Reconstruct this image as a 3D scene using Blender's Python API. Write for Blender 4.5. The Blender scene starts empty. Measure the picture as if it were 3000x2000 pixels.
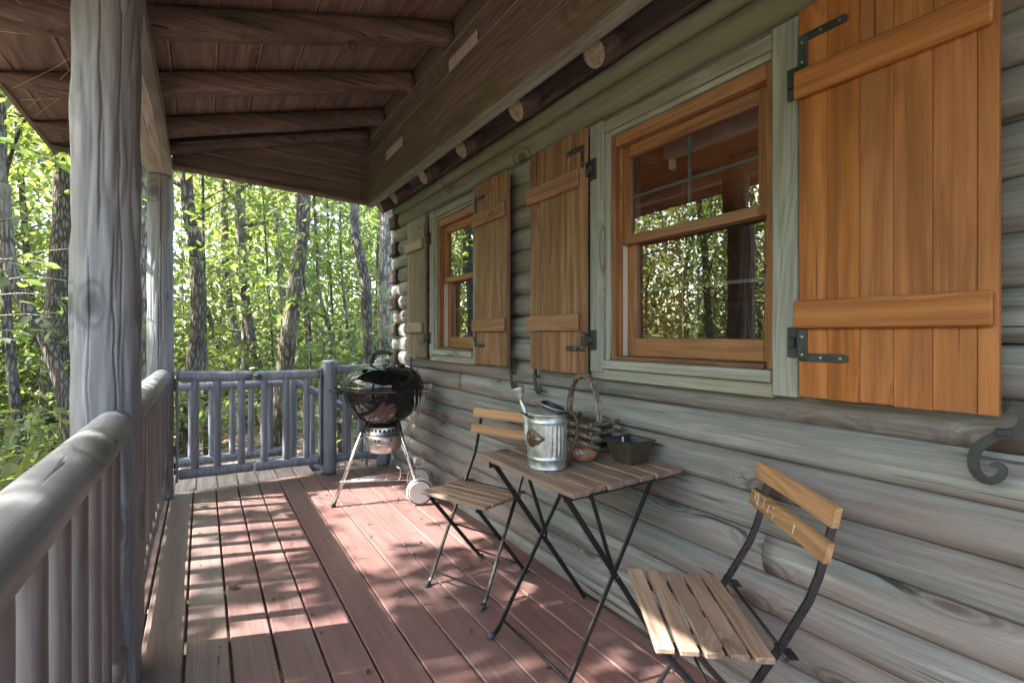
import bpy, math, random
import numpy as np
from mathutils import Vector, Matrix, noise

random.seed(7)
RNG = np.random.default_rng(11)
sc = bpy.context.scene
COL = sc.collection

# ------------------------------------------------------------------ camera
FPX, PW, CAMH, HORIZ = 1417.0, 3000.0, 1.19, 981.0
YAW = math.atan(908 / FPX)
cam = bpy.data.cameras.new('camera')
cam.sensor_width = 36.0
cam.lens = 36.0 * FPX / PW
cam.shift_y = -(1000 - HORIZ) / PW
cam.clip_start, cam.clip_end = 0.02, 2000
camo = bpy.data.objects.new('camera', cam)
COL.objects.link(camo)
camo.location = (0, 0, CAMH)
camo.rotation_euler = (math.radians(90), 0, -YAW)
sc.camera = camo

# ------------------------------------------------------------------ world, sun, exposure
SUNV = Vector((0.933, -0.34, -1.0))            # travel direction of the light
world = bpy.data.worlds.new('World'); sc.world = world
world.use_nodes = True
wn = world.node_tree.nodes; wl = world.node_tree.links
wn.clear()
wo = wn.new('ShaderNodeOutputWorld'); bg = wn.new('ShaderNodeBackground'); sky = wn.new('ShaderNodeTexSky')
sky.sky_type = 'NISHITA'; sky.sun_disc = False
sky.sun_elevation = math.radians(45); sky.sun_rotation = math.radians(290)
sky.air_density = 1.0; sky.dust_density = 3.0; sky.ozone_density = 1.0
bg.inputs['Strength'].default_value = 0.15
wl.new(sky.outputs[0], bg.inputs[0]); wl.new(bg.outputs[0], wo.inputs[0])
sl = bpy.data.lights.new('sun', 'SUN'); sl.energy = 3.3; sl.angle = math.radians(0.53); sl.color = (1.0, 0.95, 0.88)
so = bpy.data.objects.new('sun', sl); COL.objects.link(so)
so.rotation_euler = SUNV.to_track_quat('-Z', 'Y').to_euler()
sc.view_settings.view_transform = 'Standard'; sc.view_settings.look = 'None'
sc.view_settings.exposure = 3.25; sc.view_settings.gamma = 1.0
sc.view_settings.use_curve_mapping = False
sc.cycles.use_denoising = True
sc.cycles.max_bounces = 10; sc.cycles.diffuse_bounces = 6; sc.cycles.glossy_bounces = 4
sc.cycles.transmission_bounces = 6; sc.cycles.transparent_max_bounces = 8
sc.cycles.sample_clamp_indirect = 8.0
sc.cycles.caustics_reflective = False; sc.cycles.caustics_refractive = False


def unproj(u, v, depth):                        # reference position at a forward distance
    a = (u - 1500) / FPX; b = -(v - HORIZ) / FPX
    S, C = math.sin(YAW), math.cos(YAW)
    return Vector(((S + C * a) * depth, (C - S * a) * depth, CAMH + b * depth))

# ------------------------------------------------------------------ materials
def nodes(m):
    m.use_nodes = True
    t = m.node_tree; t.nodes.clear()
    o = t.nodes.new('ShaderNodeOutputMaterial'); p = t.nodes.new('ShaderNodeBsdfPrincipled')
    t.links.new(p.outputs[0], o.inputs[0])
    return t, p, o

class NB:
    def __init__(s, t): s.t = t
    def n(s, typ, **k):
        x = s.t.nodes.new('ShaderNode' + typ)
        for a, b in k.items(): setattr(x, a, b)
        return x
    def l(s, a, b): s.t.links.new(a, b)
    def val(s, sock, v):
        if hasattr(v, 'is_linked') or isinstance(v, bpy.types.NodeSocket): s.l(v, sock)
        else: sock.default_value = v
    def math(s, op, a, b=0.0, c=None, clamp=False):
        x = s.n('Math', operation=op, use_clamp=clamp)
        s.val(x.inputs[0], a); s.val(x.inputs[1], b)
        if c is not None: s.val(x.inputs[2], c)
        return x.outputs[0]
    def vmath(s, op, a, b):
        x = s.n('VectorMath', operation=op)
        s.val(x.inputs[0], a); s.val(x.inputs[1], b)
        return x.outputs[0]
    def noise(s, vec, scale=1.0, detail=4.0, rough=0.55, dist=0.0):
        x = s.n('TexNoise'); s.l(vec, x.inputs['Vector'])
        x.inputs['Scale'].default_value = scale; x.inputs['Detail'].default_value = detail
        x.inputs['Roughness'].default_value = rough; x.inputs['Distortion'].default_value = dist
        return x.outputs[0]
    def mapr(s, v, a, b, c=0.0, d=1.0):
        x = s.n('MapRange'); x.clamp = True; x.interpolation_type = 'SMOOTHSTEP'
        s.l(v, x.inputs[0])
        for i, q in enumerate((a, b, c, d)): x.inputs[1 + i].default_value = q
        return x.outputs[0]
    def ramp(s, v, stops):
        x = s.n('ValToRGB'); s.l(v, x.inputs[0]); e = x.color_ramp.elements
        while len(e) < len(stops): e.new(0.5)
        for i, (p, c) in enumerate(stops):
            e[i].position = p; e[i].color = (*c, 1)
        return x.outputs[0]
    def mix(s, f, a, b, mode='MIX'):
        x = s.n('Mix', data_type='RGBA', blend_type=mode)
        s.val(x.inputs[0], f)
        for i, q in ((6, a), (7, b)):
            if isinstance(q, tuple): x.inputs[i].default_value = (*q, 1) if len(q) == 3 else q
            else: s.l(q, x.inputs[i])
        return x.outputs[2]

def wood(name, c0, c1, c2, axis='y', grain=16.0, along=0.9, knots=0.5, rough=0.6, bump=0.25,
         stain=None, stain_amt=0.5, vary=0.25, knot_along=1.6, knot_across=5.0, streak=1.0, spec=0.3, stain_z=None,
         hue=0.0, knotcol=(0.05, 0.03, 0.02), bstr=0.004, cracks=0.0, crack_sc=9.0, figure=60.0, halo_r=0.42, figw=0.08):
    m = bpy.data.materials.new(name); t, p, o = nodes(m); b = NB(t)
    tc = b.n('TexCoord'); oi = b.n('ObjectInfo')
    off = b.n('CombineXYZ')
    b.l(b.math('MULTIPLY', oi.outputs['Random'], 37.0), off.inputs[0])
    b.l(b.math('MULTIPLY', oi.outputs['Random'], 91.0), off.inputs[1])
    b.l(b.math('MULTIPLY', oi.outputs['Random'], 53.0), off.inputs[2])
    v = b.vmath('ADD', tc.outputs['Object'], off.outputs[0])
    ai = 'xyz'.index(axis)
    def sv(a, c):
        q = [c, c, c]; q[ai] = a; return tuple(q)
    # knots
    sx = b.n('SeparateXYZ'); b.l(v, sx.inputs[0]); oth = [i for i in range(3) if i != ai]
    kv = b.n('CombineXYZ'); b.l(b.math('MULTIPLY', sx.outputs[ai], knot_along), kv.inputs[0])
    b.l(b.math('MULTIPLY', b.math('ADD', sx.outputs[oth[0]], sx.outputs[oth[1]]), knot_across), kv.inputs[1])
    vk = kv.outputs[0]
    vo = b.n('TexVoronoi', feature='F1', voronoi_dimensions='2D'); b.l(vk, vo.inputs['Vector']); vo.inputs['Scale'].default_value = 1.0
    kd = vo.outputs['Distance']
    kc = b.n('SeparateColor'); b.l(vo.outputs['Color'], kc.inputs[0])
    has = b.math('GREATER_THAN', kc.outputs[0], 1.0 - knots)
    halo = b.math('MULTIPLY', b.mapr(kd, 0.0, halo_r, 1.0, 0.0), has)
    core = b.math('MULTIPLY', b.mapr(kd, 0.05, 0.15, 1.0, 0.0), has)
    low = b.noise(b.vmath('MULTIPLY', v, sv(0.7, 3.0)), 1.0, 2.0)
    # grain coordinates bend round the knots
    wv = b.vmath('MULTIPLY', v, sv(along, grain))
    bend = b.math('ADD', b.math('MULTIPLY', halo, 1.5), b.math('MULTIPLY', low, 2.2))
    cx = b.n('CombineXYZ')
    for i in range(3):
        if i != ai: b.l(bend, cx.inputs[i])
    gv = b.vmath('ADD', wv, cx.outputs[0])
    g1 = b.noise(gv, 1.0, 5.0, 0.62)
    g2 = b.noise(b.vmath('MULTIPLY', gv, sv(0.9, 4.0)), 1.0, 4.0, 0.6)
    g3 = b.noise(b.vmath('MULTIPLY', v, sv(5.0, 190.0)), 1.0, 3.0, 0.6)
    fig = b.noise(b.vmath('ADD', b.vmath('MULTIPLY', v, sv(along * 0.55, grain * 0.30)), cx.outputs[0]), 1.0, 1.5, 0.4)
    ring = b.math('ADD', b.math('MULTIPLY', b.math('SINE', b.math('MULTIPLY', fig, figure)), 0.5), 0.5)
    g = b.math('ADD', b.math('MULTIPLY', g1, 0.42), b.math('MULTIPLY', g2, 0.30))
    g = b.math('ADD', g, b.math('MULTIPLY', g3, 0.20))
    g = b.math('ADD', g, b.math('MULTIPLY', ring, figw))
    col = b.ramp(b.mapr(g, 0.5 - 0.125 / streak, 0.5 + 0.125 / streak), [(0.0, c0), (0.5, c1), (1.0, c2)])
    if cracks:
        ck = b.noise(b.vmath('ADD', b.vmath('MULTIPLY', v, sv(1.1, crack_sc * 8)), cx.outputs[0]), 1.0, 1.5, 0.5)
        cm = b.noise(b.vmath('MULTIPLY', v, sv(1.6, 7.0)), 1.0, 2.0)
        crk = b.math('MULTIPLY', b.mapr(ck, 0.66, 0.71), b.mapr(cm, 0.56 - 0.2 * cracks, 0.64 - 0.2 * cracks))
    if stain:
        sn = b.noise(b.vmath('MULTIPLY', v, sv(0.9, 4.5)), 1.0, 4.0, 0.6)
        col = b.mix(b.math('MULTIPLY', b.mapr(sn, 0.42, 0.66), stain_amt), col, stain)
    if stain_z:                                   # algae tint on the weathered upper courses
        ge = b.n('NewGeometry'); sp = b.n('SeparateXYZ'); b.l(ge.outputs['Position'], sp.inputs[0])
        zn = b.noise(b.vmath('MULTIPLY', v, sv(0.8, 9.0)), 1.0, 4.0)
        f = b.math('MULTIPLY', b.mapr(sp.outputs[2], stain_z[1], stain_z[2]), b.mapr(zn, 0.35, 0.6))
        col = b.mix(b.math('MULTIPLY', f, stain_z[3]), col, stain_z[0])
    col = b.mix(b.math('MULTIPLY', halo, 0.18), col, knotcol)
    col = b.mix(b.math('MULTIPLY', core, 0.8), col, knotcol)
    kr = b.math('MULTIPLY', b.math('MULTIPLY', b.mapr(kd, 0.15, 0.19), b.mapr(kd, 0.19, 0.24, 1, 0)), has)
    col = b.mix(b.math('MULTIPLY', kr, 0.5), col, knotcol)
    if cracks: col = b.mix(b.math('MULTIPLY', crk, 0.85), col, tuple(q * 0.25 for q in c0))
    hs = b.n('HueSaturation'); b.l(col, hs.inputs['Color'])
    b.l(b.math('ADD', b.math('MULTIPLY', oi.outputs['Random'], vary), 1.0 - vary / 2), hs.inputs['Value'])
    if hue:
        r2 = b.math('FRACT', b.math('MULTIPLY', oi.outputs['Random'], 17.3))
        b.l(b.math('ADD', b.math('MULTIPLY', r2, hue), 1.0 - hue / 2), hs.inputs['Saturation'])
    b.l(hs.outputs[0], p.inputs['Base Color'])
    p.inputs['Roughness'].default_value = rough
    p.inputs['Specular IOR Level'].default_value = spec
    bm = b.n('Bump'); bm.inputs['Strength'].default_value = bump; bm.inputs['Distance'].default_value = bstr
    h = b.math('SUBTRACT', g, b.math('MULTIPLY', core, 0.5))
    if cracks: h = b.math('SUBTRACT', h, b.math('MULTIPLY', crk, 1.2))
    b.l(h, bm.inputs['Height']); b.l(bm.outputs[0], p.inputs['Normal'])
    return m

def plain(name, c, rough=0.5, metal=0.0, spec=0.5, var=0.0, scale=20.0, bump=0.0, coat=0.0):
    m = bpy.data.materials.new(name); t, p, o = nodes(m); b = NB(t)
    p.inputs['Base Color'].default_value = (*c, 1)
    p.inputs['Roughness'].default_value = rough; p.inputs['Metallic'].default_value = metal
    p.inputs['Specular IOR Level'].default_value = spec
    p.inputs['Coat Weight'].default_value = coat
    if var or bump:
        tc = b.n('TexCoord'); nz = b.noise(tc.outputs['Object'], scale, 5.0, 0.6)
        k = b.mapr(nz, 0.3, 0.7, 1 - var, 1 + var)
        cc = b.n('Mix', data_type='RGBA', blend_type='MULTIPLY'); cc.inputs[0].default_value = 1
        cc.inputs[6].default_value = (*c, 1); b.l(k, cc.inputs[7]); b.l(cc.outputs[2], p.inputs['Base Color'])
        if not metal: pass
        b.l(b.mapr(nz, 0.3, 0.7, max(0.02, rough * 0.75), min(1, rough * 1.3)), p.inputs['Roughness'])
        if bump:
            bm = b.n('Bump'); bm.inputs['Strength'].default_value = bump; bm.inputs['Distance'].default_value = 0.002
            b.l(nz, bm.inputs['Height']); b.l(bm.outputs[0], p.inputs['Normal'])
    return m

def bark(name, c0, c1, vs=26.0, moss=0.0, bump=0.9):
    m = bpy.data.materials.new(name); t, p, o = nodes(m); b = NB(t)
    tc = b.n('TexCoord'); v = tc.outputs['Object']
    w = b.vmath('ADD', v, b.vmath('MULTIPLY', b.n('TexNoise').outputs[1], (0, 0, 0)))
    nz = b.noise(b.vmath('MULTIPLY', v, (9, 9, 3.0)), 1.0, 4.0)
    cx = b.n('CombineXYZ'); b.l(b.math('MULTIPLY', nz, 1.6), cx.inputs[0]); b.l(b.math('MULTIPLY', nz, 1.6), cx.inputs[1])
    vv = b.vmath('ADD', b.vmath('MULTIPLY', v, (vs, vs, vs * 0.2)), cx.outputs[0])
    vo = b.n('TexVoronoi', feature='DISTANCE_TO_EDGE'); b.l(vv, vo.inputs['Vector']); vo.inputs['Scale'].default_value = 1.0
    ridge = b.mapr(vo.outputs[0], 0.0, 0.28)
    fine = b.noise(b.vmath('MULTIPLY', v, (60, 60, 18)), 1.0, 4.0)
    big = b.noise(v, 1.5, 3.0)
    k = b.math('ADD', b.math('MULTIPLY', ridge, 0.6), b.math('MULTIPLY', fine, 0.5))
    col = b.ramp(k, [(0.15, tuple(q * 0.45 for q in c0)), (0.5, c0), (0.95, c1)])
    col = b.mix(b.mapr(big, 0.45, 0.7, 0, 0.45), col, tuple(q * 1.5 for q in c1))
    if moss: col = b.mix(b.math('MULTIPLY', b.mapr(b.noise(v, 2.5, 4.0), 0.5, 0.65), moss), col, (0.09, 0.10, 0.02))
    b.l(col, p.inputs['Base Color']); p.inputs['Roughness'].default_value = 0.9
    p.inputs['Specular IOR Level'].default_value = 0.15
    bm = b.n('Bump'); bm.inputs['Strength'].default_value = bump; bm.inputs['Distance'].default_value = 0.02
    b.l(k, bm.inputs['Height']); b.l(bm.outputs[0], p.inputs['Normal'])
    return m

def leafmat(name, cols, trans=0.5, rough=0.45, spec=0.35):
    m = bpy.data.materials.new(name); m.use_nodes = True; t = m.node_tree; t.nodes.clear(); b = NB(t)
    o = b.n('OutputMaterial'); p = b.n('BsdfPrincipled'); tr = b.n('BsdfTranslucent'); mx = b.n('MixShader')
    ge = b.n('NewGeometry'); oi = b.n('ObjectInfo')
    r = b.math('FRACT', b.math('ADD', ge.outputs['Random Per Island'], oi.outputs['Random']))
    n = len(cols)
    col = b.ramp(r, [(i / max(1, n - 1), c) for i, c in enumerate(cols)])
    b.l(col, p.inputs['Base Color']); p.inputs['Roughness'].default_value = rough
    p.inputs['Specular IOR Level'].default_value = spec
    tcol = b.mix(1.0, col, (1.7, 1.8, 0.8), 'MULTIPLY')
    b.l(tcol, tr.inputs[0]); mx.inputs[0].default_value = trans
    b.l(p.outputs[0], mx.inputs[1]); b.l(tr.outputs[0], mx.inputs[2]); b.l(mx.outputs[0], o.inputs[0])
    return m

M = {}
M['log'] = wood('weathered_log_stain', (0.125, 0.124, 0.12), (0.213, 0.226, 0.22), (0.305, 0.328, 0.325), 'y', 26, 1.1, 0.4, 0.7, 0.5,
                stain=(0.185, 0.135, 0.118), stain_amt=0.5, vary=0.2, knot_along=2.4, knot_across=6.5,
                stain_z=((0.19, 0.195, 0.11), 1.75, 2.25, 0.6), knotcol=(0.07, 0.05, 0.04), bstr=0.008, hue=0.3, cracks=0.4, crack_sc=8, streak=0.72, figw=0.03)
M['edge'] = wood('lit_board_edge', (0.20, 0.17, 0.145), (0.27, 0.235, 0.205), (0.33, 0.29, 0.26), 'y', 22, 0.8, 0.0, 0.6, 0.1)  # paler strip colour: light caught on the board edges, painted in
M['logend'] = wood('log_end_grain', (0.19, 0.165, 0.13), (0.27, 0.24, 0.195), (0.34, 0.31, 0.26), 'x', 30, 4, 0.0, 0.8, 0.3)
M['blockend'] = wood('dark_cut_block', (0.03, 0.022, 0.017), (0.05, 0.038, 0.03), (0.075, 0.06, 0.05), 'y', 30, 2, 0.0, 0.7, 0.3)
M['trim'] = wood('grey_green_trim', (0.19, 0.20, 0.185), (0.26, 0.28, 0.265), (0.34, 0.365, 0.35), 'z', 30, 1.0, 0.12, 0.65, 0.4,
                 stain=(0.22, 0.22, 0.15), stain_amt=0.4)
M['trimy'] = wood('grey_green_trim_rail', (0.19, 0.20, 0.18), (0.26, 0.275, 0.25), (0.34, 0.36, 0.34), 'y', 30, 1.0, 0.12, 0.65, 0.4,
                  stain=(0.22, 0.21, 0.14), stain_amt=0.4)
M['paint'] = wood('blue_grey_painted_log', (0.13, 0.134, 0.142), (0.185, 0.192, 0.202), (0.24, 0.248, 0.258), 'z', 12, 0.5, 0.32, 0.5, 0.5,
                  stain=(0.17, 0.155, 0.147), stain_amt=0.5, vary=0.06, knot_along=2.6, knot_across=7, knotcol=(0.06, 0.06, 0.068), bstr=0.006, cracks=0.25, crack_sc=5, streak=0.5, figure=20, halo_r=0.24)
M['paintdk'] = wood('slate_painted_rail', (0.15, 0.155, 0.18), (0.19, 0.20, 0.235), (0.235, 0.245, 0.28), 'z', 18, 0.8, 0.06, 0.45, 0.3, vary=0.12,
                    knotcol=(0.09, 0.09, 0.11))
M['painty'] = wood('blue_grey_painted_handrail', (0.19, 0.197, 0.207), (0.25, 0.255, 0.262), (0.31, 0.315, 0.32), 'y', 14, 0.6, 0.3, 0.5, 0.5,
                   stain=(0.19, 0.172, 0.165), stain_amt=0.6, vary=0.06, knotcol=(0.1, 0.1, 0.1), cracks=0.4, crack_sc=6, streak=0.7)
M['baluster'] = wood('greyish_brown_painted_baluster', (0.13, 0.112, 0.108), (0.18, 0.16, 0.155), (0.23, 0.21, 0.205), 'z', 14, 0.6, 0.04, 0.5, 0.3,
                     stain=(0.19, 0.15, 0.14), stain_amt=0.6)
M['beam'] = wood('pale_hewn_beam', (0.26, 0.235, 0.215), (0.37, 0.345, 0.32), (0.44, 0.425, 0.405), 'y', 16, 0.8, 0.15, 0.6, 0.5,
                 stain=(0.24, 0.21, 0.19), stain_amt=0.5, cracks=0.5)
M['deck'] = wood('red_brown_deck_paint', (0.118, 0.062, 0.056), (0.15, 0.082, 0.075), (0.19, 0.108, 0.10), 'y', 30, 0.55, 0.10, 0.42, 0.35,
                 stain=(0.18, 0.125, 0.115), stain_amt=0.5, vary=0.08, knot_along=1.0, knot_across=6, knotcol=(0.09, 0.045, 0.04), spec=0.4, hue=0.15, streak=0.65)
M['deckw'] = wood('worn_deck_paint', (0.115, 0.078, 0.070), (0.155, 0.106, 0.096), (0.2, 0.142, 0.13), 'y', 30, 0.55, 0.10, 0.42, 0.35,
                  stain=(0.16, 0.132, 0.118), stain_amt=0.6, vary=0.10, knot_along=1.0, knot_across=6, knotcol=(0.09, 0.06, 0.05), spec=0.4, streak=0.65)
M['landing'] = wood('grey_worn_landing', (0.2, 0.155, 0.135), (0.27, 0.22, 0.195), (0.34, 0.285, 0.255), 'y', 30, 0.6, 0.1, 0.55, 0.4)
M['roofbd'] = wood('brown_stained_roof_board', (0.122, 0.084, 0.073), (0.190, 0.132, 0.115), (0.258, 0.188, 0.163), 'y', 20, 0.8, 0.2, 0.6, 0.3,
                   stain=(0.155, 0.115, 0.09), stain_amt=0.5, vary=0.2, knotcol=(0.04, 0.02, 0.015))
M['rafter'] = wood('dark_brown_rafter', (0.081, 0.058, 0.050), (0.137, 0.096, 0.084), (0.190, 0.141, 0.125), 'x', 26, 0.8, 0.3, 0.6, 0.5,
                   stain=(0.065, 0.045, 0.038), stain_amt=0.6, vary=0.2, knotcol=(0.03, 0.018, 0.014), bstr=0.010, cracks=1.0, crack_sc=6)
M['fascia'] = wood('brown_fascia_board', (0.123, 0.095, 0.076), (0.184, 0.144, 0.117), (0.248, 0.201, 0.165), 'y', 22, 0.8, 0.1, 0.6, 0.25,
                   stain=(0.12, 0.115, 0.055), stain_amt=0.65, vary=0.12)
M['gable'] = wood('dark_gable_board', (0.071, 0.055, 0.045), (0.102, 0.080, 0.067), (0.142, 0.114, 0.097), 'x', 22, 0.8, 0.1, 0.6, 0.25, vary=0.2)
M['soffit'] = wood('purple_brown_soffit', (0.059, 0.040, 0.038), (0.092, 0.066, 0.064), (0.133, 0.100, 0.097), 'y', 22, 0.9, 0.15, 0.6, 0.3)
def shut(n, c, g): return wood(n, *c, 'z', g, 0.75, 0.16, 0.5, 0.3, stain=tuple(q * 0.6 for q in c[1]), stain_amt=0.55, vary=0.12,
                               knot_along=1.4, knot_across=6, knotcol=(0.07, 0.028, 0.014), cracks=0.25, hue=0.06, spec=0.3)
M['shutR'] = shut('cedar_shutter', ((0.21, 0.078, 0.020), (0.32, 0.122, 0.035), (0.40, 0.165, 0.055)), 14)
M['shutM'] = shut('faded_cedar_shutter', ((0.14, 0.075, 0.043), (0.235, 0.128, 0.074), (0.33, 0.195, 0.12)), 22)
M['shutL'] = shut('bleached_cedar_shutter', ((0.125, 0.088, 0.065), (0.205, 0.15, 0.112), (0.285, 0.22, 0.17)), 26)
def batt(n, c): return wood(n, *c, 'y', 24, 1.0, 0.12, 0.5, 0.25, stain=tuple(q * 0.7 for q in c[1]), stain_amt=0.4, vary=0.15,
                            knot_along=2.2, knot_across=7, knotcol=(0.12, 0.045, 0.018))
M['batR'] = batt('cedar_batten', ((0.24, 0.09, 0.024), (0.33, 0.13, 0.038), (0.40, 0.17, 0.056)))
M['batM'] = batt('faded_cedar_batten', ((0.17, 0.09, 0.05), (0.255, 0.138, 0.08), (0.34, 0.2, 0.125)))
M['batL'] = batt('bleached_cedar_batten', ((0.2, 0.155, 0.115), (0.28, 0.225, 0.17), (0.35, 0.285, 0.225)))
M['winz'] = wood('stained_window_wood', (0.16, 0.07, 0.03), (0.25, 0.115, 0.05), (0.33, 0.165, 0.08), 'z', 26, 1.0, 0.1, 0.5, 0.25)
M['winy'] = wood('stained_window_rail', (0.17, 0.075, 0.032), (0.26, 0.12, 0.052), (0.34, 0.17, 0.082), 'y', 26, 1.0, 0.1, 0.5, 0.25,
                 stain=(0.26, 0.19, 0.14), stain_amt=0.4)
M['sill'] = wood('dark_sill', (0.10, 0.052, 0.03), (0.15, 0.085, 0.052), (0.2, 0.125, 0.085), 'y', 26, 1.0, 0.1, 0.5, 0.3)
M['pine'] = wood('orange_pine_lining', (0.40, 0.17, 0.06), (0.50, 0.23, 0.085), (0.58, 0.29, 0.12), 'y', 14, 0.8, 0.3, 0.5, 0.1)
M['tslat'] = wood('weathered_acacia', (0.13, 0.085, 0.06), (0.21, 0.145, 0.105), (0.29, 0.21, 0.155), 'y', 34, 1.5, 0.25, 0.6, 0.4,
                  stain=(0.15, 0.12, 0.10), stain_amt=0.6, vary=0.25)
M['cslat'] = wood('worn_acacia_seat', (0.17, 0.11, 0.075), (0.27, 0.185, 0.13), (0.36, 0.26, 0.19), 'x', 34, 1.5, 0.25, 0.6, 0.4,
                  stain=(0.18, 0.14, 0.11), stain_amt=0.6, vary=0.25)
M['bslat'] = wood('acacia_back', (0.24, 0.135, 0.065), (0.35, 0.20, 0.10), (0.43, 0.265, 0.14), 'x', 30, 1.3, 0.15, 0.55, 0.3, vary=0.25)
M['black'] = plain('black_painted_steel', (0.012, 0.012, 0.013), 0.35, 0, 0.5, 0.3, 40)
M['iron'] = plain('black_iron', (0.025, 0.032, 0.034), 0.45, 0.0, 0.5, 0.4, 30, 0.3)
M['screw'] = plain('zinc_screw', (0.5, 0.5, 0.48), 0.35, 1.0)
M['enamel'] = plain('black_enamel', (0.006, 0.006, 0.007), 0.06, 0, 0.6)
M['alu'] = plain('brushed_aluminium', (0.62, 0.60, 0.58), 0.27, 1.0, 0.5, 0.1, 30)
M['steel'] = plain('plated_wire', (0.6, 0.58, 0.56), 0.3, 1.0)
M['ash'] = plain('ash_catcher_metal', (0.55, 0.52, 0.5), 0.38, 1.0, 0.5, 0.12, 12)
M['plastic'] = plain('black_plastic', (0.018, 0.018, 0.019), 0.4, 0, 0.4)
M['wheel'] = plain('pale_wheel_plastic', (0.55, 0.52, 0.5), 0.4, 0, 0.4, 0.06, 20)
M['tyre'] = plain('dark_tyre', (0.03, 0.03, 0.03), 0.6)
M['dark'] = plain('dark_hole', (0.006, 0.006, 0.006), 0.8)
M['rubber'] = plain('grey_rubber_foot', (0.06, 0.062, 0.066), 0.7)
M['galv'] = None
M['white'] = plain('white_plastic', (0.68, 0.66, 0.64), 0.45)
M['blind'] = plain('pinkish_blind_box', (0.8, 0.68, 0.62), 0.5)
M['vent'] = plain('pale_vent_screen', (0.50, 0.46, 0.41), 0.6, 0, 0.3, 0.1, 60)
M['terra'] = plain('terracotta', (0.36, 0.15, 0.085), 0.75, 0, 0.2, 0.2, 25)
M['ashfill'] = plain('pale_green_glaze', (0.34, 0.41, 0.37), 0.4, 0, 0.4, 0.25, 40)
M['rust'] = plain('rusty_brown_iron', (0.06, 0.042, 0.033), 0.55, 0.3, 0.4, 0.35, 40, 0.2)
M['plaque'] = plain('antique_brass_plaque', (0.10, 0.075, 0.055), 0.5, 0.5, 0.4, 0.5, 90, 0.8)
M['planter'] = plain('speckled_brown_planter', (0.045, 0.036, 0.026), 0.5, 0, 0.4, 0.9, 160, 0.4)
M['planterin'] = plain('dark_blue_planter_inside', (0.02, 0.024, 0.032), 0.35)
M['twig'] = bark('twig_bark', (0.12, 0.098, 0.085), (0.28, 0.245, 0.215), 60, 0, 0.4)
M['wicker'] = plain('wicker_wrap', (0.22, 0.16, 0.10), 0.7, 0, 0.2, 0.4, 90)
M['oakbark'] = bark('oak_bark', (0.085, 0.072, 0.056), (0.21, 0.185, 0.15), 30, 0.25)
M['darkbark'] = bark('dark_bark', (0.085, 0.075, 0.065), (0.2, 0.18, 0.158), 34, 0.2)
M['palebark'] = bark('pale_bark', (0.16, 0.14, 0.12), (0.36, 0.335, 0.30), 22, 0.05, 0.6)
M['leafA'] = leafmat('broad_leaf', [(0.09, 0.14, 0.07), (0.12, 0.165, 0.08), (0.145, 0.18, 0.08), (0.10, 0.15, 0.085)])
M['leafB'] = leafmat('yellow_green_leaf', [(0.13, 0.175, 0.075), (0.16, 0.195, 0.08), (0.185, 0.21, 0.085), (0.115, 0.155, 0.07)], 0.6)
M['leafC'] = leafmat('hazed_far_leaf', [(0.15, 0.185, 0.11), (0.175, 0.205, 0.12), (0.195, 0.215, 0.13), (0.14, 0.17, 0.115)], 0.6)  # paler set, distance haze put into the leaf colour
M['litterleaf'] = leafmat('dry_leaf', [(0.20, 0.125, 0.08), (0.30, 0.215, 0.15), (0.36, 0.28, 0.22), (0.16, 0.10, 0.065)], 0.15, 0.8, 0.1)

def galv():
    m = bpy.data.materials.new('galvanised_steel'); t, p, o = nodes(m); b = NB(t)
    tc = b.n('TexCoord'); vo = b.n('TexVoronoi'); b.l(tc.outputs['Object'], vo.inputs[0]); vo.inputs['Scale'].default_value = 60
    nz = b.noise(tc.outputs['Object'], 14, 4)
    s = b.n('SeparateColor'); b.l(vo.outputs['Color'], s.inputs[0])
    k = b.math('ADD', b.math('MULTIPLY', s.outputs[0], 0.35), b.math('MULTIPLY', nz, 0.65))
    b.l(b.ramp(k, [(0.2, (0.30, 0.33, 0.33)), (0.5, (0.45, 0.49, 0.49)), (0.8, (0.58, 0.61, 0.60))]), p.inputs['Base Color'])
    p.inputs['Metallic'].default_value = 0.85
    b.l(b.mapr(k, 0.2, 0.8, 0.32, 0.55), p.inputs['Roughness'])
    bm = b.n('Bump'); bm.inputs['Strength'].default_value = 0.25; bm.inputs['Distance'].default_value = 0.003
    b.l(nz, bm.inputs['Height']); b.l(bm.outputs[0], p.inputs['Normal'])
    return m
M['galv'] = galv()

def glass():
    m = bpy.data.materials.new('window_glass'); m.use_nodes = True; t = m.node_tree; t.nodes.clear(); b = NB(t)
    o = b.n('OutputMaterial'); tr = b.n('BsdfTransparent'); gl = b.n('BsdfGlossy'); mx = b.n('MixShader'); fr = b.n('Fresnel')
    fr.inputs[0].default_value = 1.52
    tr.inputs[0].default_value = (0.9, 0.93, 0.92, 1); gl.inputs['Roughness'].default_value = 0.0
    # double glazing: two panes reflect about twice as much as one surface pair
    k = b.math('MULTIPLY', fr.outputs[0], 4.5, clamp=True)
    # dusty film
    tc = b.n('TexCoord'); df = b.n('BsdfDiffuse'); df.inputs[0].default_value = (0.5, 0.5, 0.48, 1)
    dm = b.n('MixShader'); nz = b.noise(tc.outputs['Object'], 7, 6, 0.7)
    b.l(b.mapr(nz, 0.55, 0.85, 0.0, 0.05), dm.inputs[0])
    b.l(k, mx.inputs[0]); b.l(tr.outputs[0], mx.inputs[1]); b.l(gl.outputs[0], mx.inputs[2])
    b.l(mx.outputs[0], dm.inputs[1]); b.l(df.outputs[0], dm.inputs[2]); b.l(dm.outputs[0], o.inputs[0])
    return m
M['glass'] = glass()

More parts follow.
